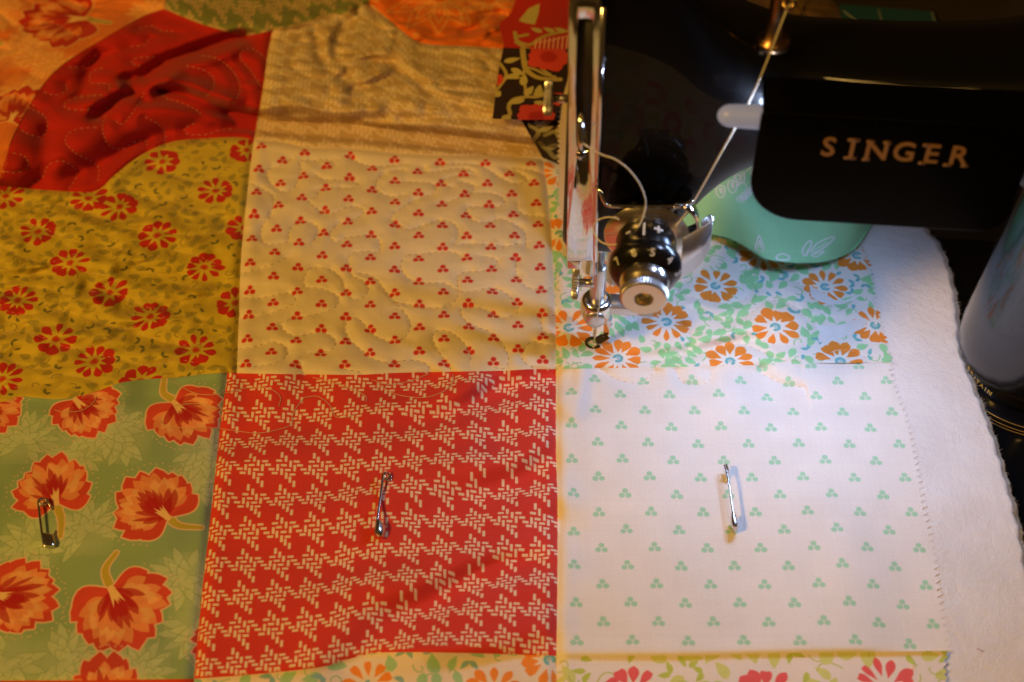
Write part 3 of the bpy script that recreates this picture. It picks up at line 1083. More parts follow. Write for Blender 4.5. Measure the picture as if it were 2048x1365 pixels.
# --- red square with cream dashes
g = patch_grid(R2M, SEAM_B2[:5], R3M, SEAM_A2[:5], 170, 170)
cv = Canvas(g.reshape(-1, 2), (.66, .048, .036), 72)
dashes(cv, bil(g), 1 / 10.8, (.82, .66, .50), 1, 1.0, 0, 1 / 9.7)
cv.grain(.03)
cloth("fabric_patch", g, cv, "red cotton square with a houndstooth of cream dashes", warp=True)

# --- white square with green berries
RW = [(1785, 725), (1785, 753), (1810, 828), (1827, 889), (1838, 949), (1851, 1026), (1860, 1060), (1871, 1123), (1883, 1207), (1897, 1302)]
g = pink(patch_grid(R2R, RW, R3R, SEAM_B2[:5], 200, 300))
cv = Canvas(g.reshape(-1, 2), (.84, .80, .77))
y = 23.3
k = 0
while y < 36:
    x = 1.0 + .45 + (k % 2) * .86 - .3 + (y - 23.3) * .006
    while x < 15:
        trefoil(cv, (x + .02 * math.sin(y * 3), y + .02 * math.sin(x * 2)), .102, (.40, .69, .47), random.uniform(-.05, .05))
        x += 1.735
    y += .705
    k += 1
cv.grain(.032)
def lie(g, base):
    """cloth that comes down on the wadding at its cut right-hand edge"""
    k = np.linspace(0, 1, g.shape[1])[None] + 0 * g[..., 0]
    k = np.clip((k - .72) / .22, 0, 1)
    k = k * k * (3 - 2 * k)
    return np.where(k > .02, np.maximum(Hs(g), -.06), Hs(g)) * (1 - k) + base * k


cloth("fabric_patch", g, cv, "white cotton square scattered with green three-dot berries", hfun=lambda g: lie(g, -.098), warp=True)

# --- white square with orange daisies
RF = [(1650, 300), (1690, 400), (1720, 480), (1739, 525), (1750, 590), (1763, 645), (1775, 690), (1785, 725)]
gF = pink(patch_grid([(1085, 314), (1300, 308), (1500, 302), (1650, 300)], RF, R2R, SEAM_B, 200, 210), .08, .24)
cv = Canvas(gF.reshape(-1, 2), (.84, .80, .76), 70)
fl = [g0(*p) for p in ((1428, 572), (1648, 573), (1335, 645), (1553, 655), (1238, 718), (1462, 722), (1682, 722), (1135, 655), (1748, 652), (1122, 468), (1525, 506), (1712, 510), (1215, 555), (1320, 480), (1120, 345), (1230, 400))]
floral(cv, fl, .96, (.86, .27, .035), (.17, .47, .50), (.33, .70, .36), (.17, .50, .52), (.33, .62, .28), 5, .39, .52)
cv.grain(.032)
cloth("fabric_patch", gF, cv, "white cotton square printed with orange daisies and green leaves", hfun=lambda g: Hs(g) * (1 - np.clip((np.linspace(0, 1, g.shape[1])[None] + 0 * g[..., 0] - .85) / .15, 0, 1)) - .09 * np.clip((np.linspace(0, 1, g.shape[1])[None] - .85) / .15, 0, 1))

# --- green square with red carnations
g = patch_grid(R2L, SEAM_A2[:5], R3L, [(-120, 815), (-120, 1364)], 160, 170)
cv = Canvas(g.reshape(-1, 2), (.27, .41, .24), 70)
for i, p in enumerate(((45, 880), (245, 880), (170, 1060), (60, 1090), (370, 1160), (130, 1320), (270, 1345), (10, 1330), (400, 960), (145, 905), (410, 900), (395, 1260), (215, 860))):
    ghost_leaves(cv, g0(*p), 1.3, (.52, .62, .42), (.19, .32, .14), i)
PAL = ((.74, .52, .36), (.64, .07, .045), (.84, .33, .14), (.45, .015, .02), (.84, .55, .26), (.50, .40, .06))
for base, tip, R, stem in (((112, 1006), (96, 930), 2.15, ((112, 1008), (122, 1040), (120, 1074))),
                           ((335, 1036), (280, 985), 2.35, ((337, 1036), (358, 1052), (402, 1056))),
                           ((222, 1178), (252, 1240), 2.55, ((220, 1176), (210, 1140), (232, 1106))),
                           ((348, 806), (388, 850), 2.15, ((345, 800), (326, 785), (330, 748))),
                           ((150, 800), (185, 835), 2.0, None),
                           ((-14, 1190), (60, 1202), 2.3, None),
                           ((-40, 800), (0, 830), 1.9, None),
                           ((208, 1425), (203, 1380), 2.1, None),
                           ((470, 1270), (430, 1285), 1.5, None)):
    b, t = g0(*base), g0(*tip)
    carnation(cv, b, math.atan2(*(t - b)[::-1]), R, PAL, [g0(*q) for q in stem] if stem else None)
cv.grain(.03)
cloth("fabric_patch", g, cv, "sage green cotton square with large red carnations")

# --- solid red square, bunched
g = patch_grid(GR_LO + [(545, 62)], TAN_L, [(-6, 370)] + R1L[1:], OR_RED, 190, 190)
cv = Canvas(g.reshape(-1, 2), (.47, .018, .012), 50)
cv.grain(.03)
cloth("fabric_patch", g, cv, "plain dark red cotton square, bunched into folds")

# --- orange leafy print at the far corner
g = patch_grid([(-150, -90), (60, -90), (200, -80), (330, -60)], [(330, -60), (335, -20), (328, 18)], [(-140, 380)] + list(reversed(OR_RED)), [(-150, -90), (-150, 150), (-140, 380)], 130, 130)
cv = Canvas(g.reshape(-1, 2), (.76, .20, .04), 45)
for i in range(20):
    q = g.reshape(-1, 2)[rng.integers(0, 130 * 130)]
    ghost_leaves(cv, q, 1.2, (.90, .46, .15), (.60, .12, .02), 100 + i)
PO = ((.85, .48, .18), (.50, .03, .015), (.80, .22, .05), (.42, .02, .01), (.86, .50, .20), (.42, .34, .07))
for base, tip, R in (((168, 38), (110, 40), 3.0), ((22, 240), (40, 205), 2.2), ((-50, 80), (-80, 60), 2.4)):
    b, t = g0(*base), g0(*tip)
    carnation(cv, b, math.atan2(*(t - b)[::-1]), R, PO, [b, b + np.array([1.2, -.3])])
cv.grain(.04)
cloth("fabric_patch", g, cv, "orange cotton patch with pale leafy flowers")

# --- green and tan dashed strip along the far edge
g = patch_grid([(330, -60), (500, -70), (738, -60)], [(738, -60), (745, -20), (738, 8)], GR_LO + GR_LO2[1:], [(330, -60), (332, -20), (328, 18)], 140, 60)
cv = Canvas(g.reshape(-1, 2), (.22, .24, .07), 50)
f = bil(g)
dashes(cv, lambda s, t: f(s, t), 1 / 8.0, (.60, .42, .20), .85, 1.4, 0, 1 / 2.3)
cv.grain(.04)
cloth("fabric_patch", g, cv, "olive green cotton patch with tan dashes")

# --- tan square with pale dashes
g = patch_grid([(545, 62), (600, 50), (650, 32), (700, 28), (738, 8), (790, 50), (830, 80), (870, 90), (940, 93), (1012, 97)], [(1012, 97), (1008, 160), (1040, 235), (1085, 314)], R1M, TAN_L, 200, 180)
cv = Canvas(g.reshape(-1, 2), (.58, .41, .19), 60)
dashes(cv, bil(g), 1 / 8.5, (.78, .63, .39), .85, 1.3, .03)
cv.grain(.03)
cloth("fabric_patch", g, cv, "tan cotton square with pale woven dashes, wrinkled into folds")

# --- orange patch with outlined rosettes
g = patch_grid([(738, -60), (900, -60), (1110, -50)], [(1110, -50), (1100, 0), (1060, 22), (1024, 45), (1012, 97)], TAN_OR, [(738, -60), (738, 8)], 130, 80)
cv = Canvas(g.reshape(-1, 2), (.78, .17, .02), 55)
rosette(cv, g0(880, -6), math.radians(-90), 2.2, (.86, .45, .12), 7, 3.4)
rosette(cv, g0(980, 2), math.radians(-60), 1.35, (.86, .45, .12), 5, 3.0)
cv.grain(.03)
cloth("fabric_patch", g, cv, "bright orange cotton patch with outlined rosettes")

# --- dark brown-black print with vines, its red companion, and the sliver below
H_OVER = lambda g: Hs(g) * 0 + 2.05 + .12 * np.sin(g[..., 0] * 1.3) + .1 * np.sin(g[..., 1] * 1.1)
g = patch_grid([(1007, 93), (1060, 95), (1150, 96)], [(1150, 96), (1136, 150), (1122, 205), (1112, 240)], [(985, 238), (1040, 240), (1112, 240)], [(1007, 93), (996, 150), (985, 238)], 70, 80)
cv = Canvas(g.reshape(-1, 2), (.030, .014, .012), 70)
OL, OLL = (.46, .36, .10), (.52, .44, .14)
z = lambda *p: np.array([g0(960 + x / 4.015, y / 4.015) for x, y in p])


def vine(p, wd, c=OL):
    s = smooth(p, 6)
    cv.line(s, wd, c)


vine(z((340, 380), (350, 480), (370, 560), (450, 620), (560, 640), (640, 640)), .24)
vine(z((360, 540), (440, 560), (520, 600), (600, 620)), .14)
vine(z((370, 500), (350, 600), (360, 690), (370, 770)), .13)
vine(z((120, 470), (180, 540), (210, 610), (160, 690), (120, 740)), .15)
vine(z((210, 610), (280, 630), (360, 620)), .12)
vine(z((530, 740), (460, 780), (370, 780), (270, 800), (230, 860), (240, 920), (190, 940)), .17)
vine(z((470, 510), (500, 560), (560, 600)), .14)
for x, y, a, L in ((190, 500, 20, .85), (250, 550, -40, .8), (320, 600, 200, .9), (340, 690, 80, .8), (360, 770, 60, .8), (360, 800, 200, .9), (360, 850, -70, .7), (420, 760, 0, .9), (430, 820, -20, .9), (460, 770, 80, .8), (120, 780, 60, .5), (250, 940, 200, .5)):
    cv.poly(leaf_pts(z((x, y))[0], math.radians(a), L * .9, .36), OLL)
for x, y, R in ((550, 460, 1.05), (450, 940, .95), (640, 800, .5), (125, 640, .4)):
    c = z((x, y))[0]
    for i in range(9):
        a = i * .7 + .2
        cv.poly(petal_pts(c, a, .05, R * (1 if i % 2 else .86), R * .66), (.66, .06, .04))
    cv.disc(c, R * .35, (.42, .015, .015), .8, 8)
cv.grain(.05)
cloth("fabric_patch", g, cv, "black cotton patch with olive vines and red flowers", hfun=H_OVER)

g = patch_grid([(1040, -50), (1100, -50), (1150, -50)], [(1150, -50), (1150, 96)], [(1009, 96), (1060, 97), (1150, 98)], [(1110, -50), (1062, 20), (1024, 45), (1016, 60), (1009, 96)], 70, 80)
cv = Canvas(g.reshape(-1, 2), (.47, .022, .016), 70)
cv.poly(z((310, 170), (390, 70), (480, 30), (470, 110), (440, 200), (380, 190)), OLL)
for p in (((280, 260), (300, 330), (400, 360), (480, 310), (560, 280), (700, 250)), ((290, 340), (380, 390), (560, 410)), ((290, 300), (330, 290), (380, 280))):
    cv.line(smooth(z(*p), 6), .17, OL)
for i in range(8):
    x = 440 + i * 36
    cv.line(z((x, 395), (x + 10, 320 - i * 4)), .07, (.80, .42, .25))
cv.line(z((450, 345), (560, 330), (700, 290)), .06, (.8, .42, .25))
for x in (500, 600, 690):
    cv.poly(leaf_pts(z((x, 260))[0], 2.6, .6, .3), OLL)
cv.grain(.04)
cloth("fabric_patch", g, cv, "red cotton patch with olive leaves behind the machine head", hfun=lambda g: H_OVER(g) + .02)

g = patch_grid([(1052, 236), (1100, 236), (1160, 236)], [(1160, 236), (1160, 345)], [(1085, 316), (1120, 330), (1160, 345)], [(1052, 236), (1062, 270), (1085, 316)], 40, 40)
cv = Canvas(g.reshape(-1, 2), (.035, .02, .015), 70)
for p in (((380, 1000), (470, 1060), (420, 1140)), ((520, 1090), (600, 1060), (640, 1120)), ((450, 980), (470, 1010)), ((540, 1200), (600, 1270), (640, 1240)), ((480, 1150), (530, 1200))):
    cv.line(smooth(z(*p), 5), .2, (.30, .27, .10))
    cv.poly(leaf_pts(z(p[1])[0], .5, .7, .35), (.38, .34, .15))
cv.grain(.05)
cloth("fabric_patch", g, cv, "sliver of black vine-printed cotton beside the cream square", dz=.03)

# --- pale strip with a pinked edge beside the machine head
g = patch_grid([(1131, 100), (1175, 100)], [(1175, 100), (1175, 560)], [(1130, 470), (1175, 560)], [(1131, 100), (1123, 150), (1126, 190), (1118, 230), (1117, 300), (1116, 380), (1122, 430), (1130, 470)], 26, 150)
g = pink(g[:, ::-1], .07, .30)[:, ::-1]
cv = Canvas(g.reshape(-1, 2), (.74, .58, .34), 30)
cv.grain(.03)
cloth("fabric_patch", g, cv, "pale cotton strip with a pinked edge beside the machine head", hfun=lambda g: 1.95 - 1.5 * np.clip((46.5 - g[..., 1]) / 6, 0, 1) ** 1.5)

# --- the row nearest the camera
g = patch_grid(R3M, [(1113, 1312), (1112, 1700), (1110, 1900)], [(330, 1900), (1110, 1900)], [(388, 1358), (350, 1700), (330, 1900)], 110, 90)
cv = Canvas(g.reshape(-1, 2), (.80, .68, .56), 66)
fl = [g0(*p) for p in ((735, 1372), (985, 1385), (1100, 1318), (500, 1420), (860, 1470), (620, 1500), (1030, 1520), (760, 1580), (500, 1600), (930, 1640))]
floral(cv, fl, .92, (.86, .27, .035), (.17, .47, .50), (.36, .60, .32), (.25, .45, .48), (.36, .55, .28), 9, .58, .66)
cv.grain(.032)
cloth("fabric_patch", g, cv, "white cotton strip with orange daisies at the near edge")

RP = [(1897, 1302), (1890, 1325), (1893, 1365), (1905, 1500), (1915, 1700), (1920, 1900)]
g = patch_grid(R3R, RP, [(1110, 1900), (1920, 1900)], [(1113, 1312), (1112, 1700), (1110, 1900)], 150, 120)
g[..., 0] += 0
g = pink(g, .08, .25)
cv = Canvas(g.reshape(-1, 2), (.84, .78, .76), 70)
fl = [g0(*p) for p in ((1265, 1385), (1532, 1392), (1770, 1378), (1140, 1480), (1400, 1500), (1650, 1500), (1860, 1490), (1260, 1620), (1530, 1620), (1780, 1620))]
floral(cv, fl, 1.05, (.83, .13, .14), (.80, .35, .08), (.66, .70, .24), (.52, .62, .12), (.52, .58, .14), 12, .6, .72, (.82, .4, .08))
cv.grain(.032)
cloth("fabric_patch", g, cv, "white cotton strip with pink daisies and lime leaves at the near edge")

g = patch_grid(R3L, [(388, 1358), (350, 1700), (330, 1900)], [(-120, 1900), (330, 1900)], [(-120, 1364), (-120, 1900)], 40, 40)
cv = Canvas(g.reshape(-1, 2), (.62, .06, .03), 30)
cv.grain(.03)
cloth("fabric_patch", g, cv, "red cotton strip at the near left corner")

# --- mint green patch curling over in front of the arm
edge = [(1330, 462), (1400, 466), (1440, 472), (1475, 484), (1505, 502), (1530, 517), (1560, 523), (1600, 526), (1650, 523), (1690, 510), (1715, 492), (1735, 462), (1752, 440)]
back = [(1330, 330), (1420, 290), (1500, 260), (1600, 260), (1700, 290), (1760, 340)]
g = patch_grid(back, [(1760, 340), (1765, 390), (1752, 440)], edge, [(1330, 330), (1330, 462)], 150, 90)
cv = Canvas(g.reshape(-1, 2), (.36, .76, .42), 80)
WHT = (.78, .84, .80)
zz = lambda *p: np.array([g0(1380 + x / 5.12, 300 + y / 5.12) for x, y in p])


def outl(p, wd=.06, closed=True):
    s = smooth(zz(*p), 6, closed)
    cv.line(np.vstack([s, s[:1]]) if closed else s, wd, WHT)


cv.poly(smooth(zz((500, 500), (580, 420), (620, 340), (560, 280), (600, 260), (640, 190), (700, 180), (690, 280), (650, 400), (560, 510)), 5, True), WHT, .85)
cv.poly(leaf_pts(zz((620, 330))[0], 1.75, .75, .32), (.33, .72, .45))
outl(((480, 500), (580, 400), (540, 330), (480, 380), (520, 300), (440, 330), (470, 250), (520, 270), (600, 200), (640, 160), (720, 160), (700, 290), (640, 430), (540, 530)), .05)
for x, y in ((310, 420), (430, 370), (510, 280)):
    outl(((x - 30, y - 50), (x + 40, y - 40), (x + 40, y + 40), (x, y + 70), (x - 40, y + 20)), .06)
    outl(((x - 8, y - 25), (x + 15, y - 20), (x + 10, y + 25)), .06)
outl(((670, 1020), (690, 920), (710, 880), (740, 960), (745, 1030)), .06)
outl(((695, 1000), (710, 930), (728, 1000)), .05, False)
outl(((890, 1120), (900, 1080), (950, 1065), (1010, 1090), (1000, 1125)), .08)
outl(((1165, 1080), (1150, 1030), (1190, 960), (1240, 930), (1230, 1000), (1190, 1080)), .07)
outl(((1240, 1040), (1300, 960), (1400, 910), (1480, 895), (1400, 980), (1280, 1050)), .07)
outl(((1240, 1080), (1300, 1060), (1370, 1040), (1300, 1095)), .06)
outl(((1180, 1075), (1215, 1010)), .05, False)
outl(((1265, 1030), (1400, 950)), .05, False)
cv.grain(.032)


def h_flap(g):
    n0 = g.shape[0]
    t = np.linspace(0, 1, n0)[:, None] + 0 * g[..., 0]
    x = g[..., 0]
    wave = .5 * np.sin((x - 7.0) * 1.25)
    lipz = .55 + .28 * np.cos((x - 9.6) * .9) - .25 * np.clip((x - 12.2), 0, 3) ** 1.2
    rise = 2.1 * np.sin(np.clip(1 - t, 0, 1) * math.pi * .62) + wave * (1 - t) * 1.1
    droop = -.28 * np.exp(-(1 - t) / .05)
    return np.maximum(lipz + rise + droop * 0, .12)


cloth("fabric_patch", g, cv, "mint green cotton patch curling up under the machine arm", hfun=h_flap)
fv = lift(g, h_flap(g))[-1]
fr_ = MB()
for i in range(900):
    k = rng.integers(2, 148)
    e0 = fv[k] + (fv[k + 1] - fv[k]) * rng.random()
    dr_ = np.array([rng.normal(0, .5), -.8, rng.normal(-.2, .5)])
    L_ = rng.uniform(.03, .09)
    fr_.tube(np.array([e0 - dr_ * .01, e0 + dr_ * L_ * .5, e0 + (dr_ + rng.normal(0, .4, 3)) * L_]) - QO, [.006, .005, .003], 3, False)
tag(fr_.build("frayed_edge", simple_mat("green_fibre", (.34, .62, .36), .9), quilt), kind="stuff")

# ---- wadding and backing
BE = [(1730, 300), (1800, 380), (1855, 458), (1880, 490), (1897, 530), (1912, 590), (1918, 640), (1922, 695), (1944, 758), (1970, 820), (1992, 880), (2012, 950), (2030, 1010), (2042, 1060), (2052, 1120), (2070, 1250), (2090, 1500), (2100, 1900)]


def wad(name, off, z, mat, label):
    R = resample(smooth(gnd(BE, z), 6), 260)
    R = R + np.array([off, 0]) + .05 * np.stack([np.sin(np.arange(260) * .9) * .6 + rng.standard_normal(260) * .25, np.zeros(260)], 1)
    L = np.stack([np.full(260, 11.2), R[:, 1]], 1)
    nx = 110
    s = 1 - (1 - np.linspace(0, 1, nx)) ** 1.6
    gg = L[:, None] * (1 - s)[None, :, None] + R[:, None] * s[None, :, None]
    d = np.linalg.norm(gg - R[:, None], axis=-1)
    th = .22
    drop = th * (1 - np.sqrt(np.clip(1 - (1 - np.clip(d / th, 0, 1)) ** 2, 0, 1)))
    zz_ = z - drop + .03 * (vnoise(gg[..., 0] * .8, gg[..., 1] * .8, 21) - .5) + .012 * (vnoise(gg[..., 0] * 3, gg[..., 1] * 3, 22) - .5)
    v = np.concatenate([gg, zz_[..., None]], -1)
    low = np.concatenate([R - [.04, 0], np.full((260, 1), z - .5)], 1)[:, None]
    v = np.concatenate([v, low], 1)
    o = mesh_obj(name, v.reshape(-1, 3) - QO, grid_faces(260, nx + 1), mat, quilt)
    o["label"] = label
    return R


m_wad, nt, b = mat_new("wadding")
b.inputs["Base Color"].default_value = (.80, .76, .76, 1)
b.inputs["Roughness"].default_value = 1.0
b.inputs["Sheen Weight"].default_value = .25
b.inputs["Specular IOR Level"].default_value = .05
tc = nt.nodes.new("ShaderNodeTexCoord")
n1 = nt.nodes.new("ShaderNodeTexNoise"); n1.inputs["Scale"].default_value = 260; n1.inputs["Detail"].default_value = 8; n1.inputs["Roughness"].default_value = .75
nt.links.new(tc.outputs["Object"], n1.inputs["Vector"])
bp = nt.nodes.new("ShaderNodeBump"); bp.inputs["Distance"].default_value = .0016; bp.inputs["Strength"].default_value = .8
nt.links.new(n1.outputs["Fac"], bp.inputs["Height"]); nt.links.new(bp.outputs["Normal"], b.inputs["Normal"])
n2 = nt.nodes.new("ShaderNodeTexNoise"); n2.inputs["Scale"].default_value = 60; n2.inputs["Detail"].default_value = 5
nt.links.new(tc.outputs["Object"], n2.inputs["Vector"])
rp = nt.nodes.new("ShaderNodeValToRGB")
rp.color_ramp.elements[0].color = (.90, .87, .87, 1); rp.color_ramp.elements[1].color = (.96, .94, .95, 1)
rp.color_ramp.elements[0].position, rp.color_ramp.elements[1].position = .35, .65
nt.links.new(n2.outputs["Fac"], rp.inputs["Fac"]); nt.links.new(rp.outputs["Color"], b.inputs["Base Color"])
wadR = wad("wadding", 0, -.12, m_wad, "fluffy white cotton wadding showing beyond the squares")
m_back = simple_mat("backing_cotton", (.62, .60, .50), .9, bump=(400, .01))
wad("backing_fabric", .10, -.42, m_back, "pale backing cloth under the white wadding")
# fluff along the cut edge of the wadding
fz = MB()
for i in range(5200):
    k = rng.integers(2, 258)
    e = wadR[k] + (wadR[k + 1] - wadR[k]) * rng.random()
    t = wadR[k + 1] - wadR[k - 1]
    nrm = np.array([t[1], -t[0]]); nrm /= np.linalg.norm(nrm)
    if nrm[0] < 0:
        nrm = -nrm
    L = rng.uniform(.03, .105)
    z0 = -.12 - rng.uniform(.0, .3)
    p0 = np.array([*(e - nrm * .03), z0])
    dirn = np.array([*nrm, rng.uniform(-.3, .7)]) + rng.normal(0, .4, 3)
    p1 = p0 + dirn * L * .5
    p2 = p1 + (dirn + rng.normal(0, .5, 3)) * L * .5
    fz.tube(np.array([p0, p1, p2]) - QO, [.0035, .003, .0015], 3, False)
tag(fz.build("wadding_fluff", m_wad, quilt), kind="stuff")

# ---- stitches: short thread tubes sunk in the quilting lines
m_thread = simple_mat("cotton_thread", (.62, .46, .30), .7, bump=(1500, .004))
st, st2 = MB(), MB()
for li, L in enumerate(gl):
    p = L
    d = np.r_[0, np.cumsum(np.linalg.norm(np.diff(p, axis=0), axis=1))]
    loose = n_red <= li < n_loose
    pitch, fill = (.30, .30) if loose else (.26, .15)
    x = 0.0
    while x + fill < d[-1]:
        s = np.linspace(x, x + fill, 4)
        q = np.stack([np.interp(s, d, p[:, 0]), np.interp(s, d, p[:, 1])], 1)
        h = Hs(q) + (np.array([-.012, .012, .012, -.012]) if not loose else .035)
        (st2 if li < n_cream else st).tube(lift(q, h) - QO, .014 if li < n_cream else .013 if loose else .0095, 5, False)
        x += pitch * random.uniform(.92, 1.08)
tag(st.build("quilting_stitches", m_thread, quilt), kind="stuff")
tag(st2.build("quilting_stitches", simple_mat("shaded_thread", (.40, .28, .16), .8), quilt), kind="stuff")  # thread darkened on the cream square: shade of the dips put into colour

# ================================================================== the sewing machine
mach = empty("sewing_machine", NEEDLE, -YAW)
tag(mach, "black enamelled vintage sewing machine with chrome needle head", "sewing machine")

m_black = simple_mat("black_enamel", (.002, .002, .0024), .42, coat=.26, var=(30, .08), spec=.09)
m_col = simple_mat("column_enamel", (.006, .006, .007), .22, coat=.7, var=(30, .06), spec=.5)
m_col.node_tree.nodes["Principled BSDF"].inputs["Coat IOR"].default_value = 1.5
m_shade = simple_mat("black_bakelite", (.0015, .0015, .0017), .34, var=(20, .05), spec=.03)
m_chrome = simple_mat("chrome", (.72, .70, .68), .10, 1.0, var=(40, .05))
m_wavy = simple_mat("chrome_wavy", (.74, .72, .70), .09, 1.0, bump=(70, .05, (2.2, 1, .35)))
m_drum = simple_mat("black_lacquer", (.006, .006, .007), .24, var=(20, .05), spec=.5)
m_satin = simple_mat("satin_steel", (.66, .65, .64), .36, 1.0, bump=(900, .004))
m_nut = simple_mat("worn_chrome", (.78, .75, .71), .24, 1.0, var=(60, .06))
m_brass = simple_mat("gilt_wire", (.60, .42, .18), .25, 1.0)
m_gold = simple_mat("gold_decal", (.36, .19, .06), .45, .3)
m_goldline = simple_mat("gold_line", (.70, .45, .12), .3, .8)
m_white = simple_mat("white_paint", (.62, .62, .58), .5)
m_dark = simple_mat("dark_hole", (.012, .010, .008), .6)


def sup(t, yh, hh, n):
    c, s_ = math.cos(t), math.sin(t)
    return yh * math.copysign(abs(c) ** (2 / n), c), hh * math.copysign(abs(s_) ** (2 / n), s_)


# --- head and arm, one casting lofted along X
ST = np.array([(-1.22, 6.0, 17.4, 1.20, 5), (-1.0, 5.85, 17.7, 1.42, 5), (-.3, 5.8, 17.8, 1.5, 5), (.8, 5.8, 17.7, 1.55, 4.6), (1.6, 6.0, 17.3, 1.6, 4.2),
               (2.2, 6.7, 16.6, 1.68, 3.8), (2.7, 7.6, 15.9, 1.74, 3.5), (3.2, 8.5, 15.4, 1.78, 3.3), (3.9, 9.4, 14.85, 1.8, 3.1), (4.9, 10.2, 14.4, 1.82, 3),
               (6, 10.6, 14.2, 1.85, 2.9), (9, 10.7, 14.2, 1.95, 2.8), (11.5, 10.5, 14.4, 2.1, 2.8), (13, 9.6, 14.9, 2.4, 2.8), (14.5, 8.0, 15.6, 2.7, 2.8), (17, 7.0, 16, 2.8, 2.8), (19, 7.2, 15.8, 2.5, 3), (19.3, 8, 15, 1.8, 3)])
sx = np.r_[np.linspace(-1.22, 6, 60), np.linspace(6.2, 19.3, 40)]
dd = smooth(ST, 12)
cols = [np.interp(sx, dd[:, 0], dd[:, k]) for k in range(1, 5)]
NS = 64
vv, ff = [], []
for i, x in enumerate(sx):
    zb, zt, yh, n = [c[i] for c in cols]
    for k in range(NS):
        y, zq = sup(2 * math.pi * k / NS + .01, yh, (zt - zb) / 2, n)
        vv.append((x, y + .05 + .3 * min(1, max(0, (x - 1) / 5)), (zt + zb) / 2 + zq))
for i in range(len(sx) - 1):
    for k in range(NS):
        ff.append([i * NS + k, i * NS + (k + 1) % NS, (i + 1) * NS + (k + 1) % NS, (i + 1) * NS + k])
ff += [list(range(NS))[::-1], [(len(sx) - 1) * NS + k for k in range(NS)]]
MB().add(vv, ff).build("arm", m_black, mach, auto=50)

# --- upright column, its foot on the bed, and the bed
PC = (16.2, 1.4, 0)
column = MB().lathe([(2.40, 12.5), (2.45, 9), (2.6, 5.5), (2.72, 3.8), (2.80, 2.8), (2.89, 1.6), (2.95, .8), (2.96, .3), (2.93, 0), (2.85, -.3), (2.83, -.62)], PC, (0, 0, 1), 96).build("column", m_col, mach)
foot = MB().lathe([(2.4, -.56), (3.30, -.58), (3.42, -.62), (3.50, -.70), (3.52, -.80), (3.52, -.95)], PC, (0, 0, 1), 96).build("column_foot", m_black, mach)
for r_, z_ in ((3.43, -.615), (3.53, -.74), (3.56, -.86)):
    a = np.linspace(math.pi * 1.02, math.pi * 1.75, 60)
    MB().tube(np.stack([PC[0] + r_ * np.cos(a), PC[1] + r_ * np.sin(a), z_ + 0 * a], 1), .016, 5, False).build("gold_line", m_goldline, foot)
MB().prism([(-6.5, -3.0), (20.5, -3.0), (20.5, -.88), (-6.5, -.88)], -7.2, 7.5, .1).build("bed", m_black, mach, auto=40)


def rrect(x0, z0, x1, z1, r, n=6):
    """rounded outline, r = (bl, br, tr, tl), counter-clockwise from bottom left"""
    out = []
    for (cx_, cz_, a0, q) in ((x0 + r[0], z0 + r[0], 180, r[0]), (x1 - r[1], z0 + r[1], 270, r[1]), (x1 - r[2], z1 - r[2], 0, r[2]), (x0 + r[3], z1 - r[3], 90, r[3])):
        for k in range(n + 1):
            a = math.radians(a0 + 90 * k / n)
            out.append((cx_ + q * math.cos(a), cz_ + q * math.sin(a)))
    return out


# --- lettering
def glyphs(txt, size, name, mat, parent, place, bold=0.0, depth=.012, sx_=1.0):
    """each letter a thin raised mesh; place(i, n) -> 4x4 matrix in cm"""
    for i, ch in enumerate(txt):
        c = bpy.data.curves.new(name, 'FONT')
        c.body, c.size, c.align_x, c.align_y = ch, size, 'CENTER', 'CENTER'
        c.offset, c.extrude, c.resolution_u = bold, depth, 3
        o = bpy.data.objects.new(name, c)
        COL.objects.link(o)
        dg = bpy.context.evaluated_depsgraph_get()
        me = bpy.data.meshes.new_from_object(o.evaluated_get(dg))
        bpy.data.objects.remove(o)
        me.transform(Matrix.Diagonal((sx_, 1, 1, 1)))
        me.transform(place(i, len(txt)))
        me.transform(Matrix.Scale(S, 4))
        me.materials.clear()
        me.materials.append(mat)
        q = bpy.data.objects.new(name, me)
        COL.objects.link(q)
        q.parent = parent


# --- lamp shade with the maker's name, a glowing glare shape and the light bar under the arm
YS = -3.2
sh = MB().prism(rrect(4.28, 10.12, 11.9, 14.28, (1.55, .8, .3, .25), 10), YS, YS + .16, .10)
sh.prism(rrect(4.32, 14.06, 11.85, 14.26, (.05, .05, .08, .08), 3), YS + .12, -1.62)
sh.prism(rrect(11.66, 10.7, 11.86, 14.1, (.05, .05, .05, .05), 3), YS + .12, -1.62)
shade = sh.build("lamp_shade", m_shade, mach, auto=45)
RX = Matrix.Rotation(math.radians(90), 4, 'X')
LET = [at(u, v, YS - .01) for u, v in ((1657, 296), (1704, 299), (1753, 303), (1808, 306), (1863, 310), (1917, 314))]


def pl_name(i, n):
    return Matrix.Translation((LET[i][0], YS - .012, LET[i][2])) @ RX


glyphs("SINGER", .98, "gold_letter", m_gold, shade, pl_name, .012, .012, .92)
# slab serifs
sf = []
for i, ch in enumerate("SINGER"):
    x, zc = LET[i][0], LET[i][2]
    bars = {'I': ((0, .34, .34), (0, -.34, .34)), 'N': ((-.22, .34, .22), (.24, .34, .22), (-.24, -.34, .22)), 'E': ((-.2, .34, .2), (-.2, -.34, .2)), 'R': ((-.24, -.34, .24), (.24, -.34, .2)), 'S': (), 'G': ()}[ch]
    for dx, dz, wd in bars:
        sf.append((x + dx, zc + dz, wd))
mb = MB()
for x, zc, wd in sf:
    mb.prism(rrect(x - wd / 2, zc - .045, x + wd / 2, zc + .045, (.01,) * 4, 2), YS - .0245, YS - .005)
mb.build("letter_serifs", m_gold, shade)

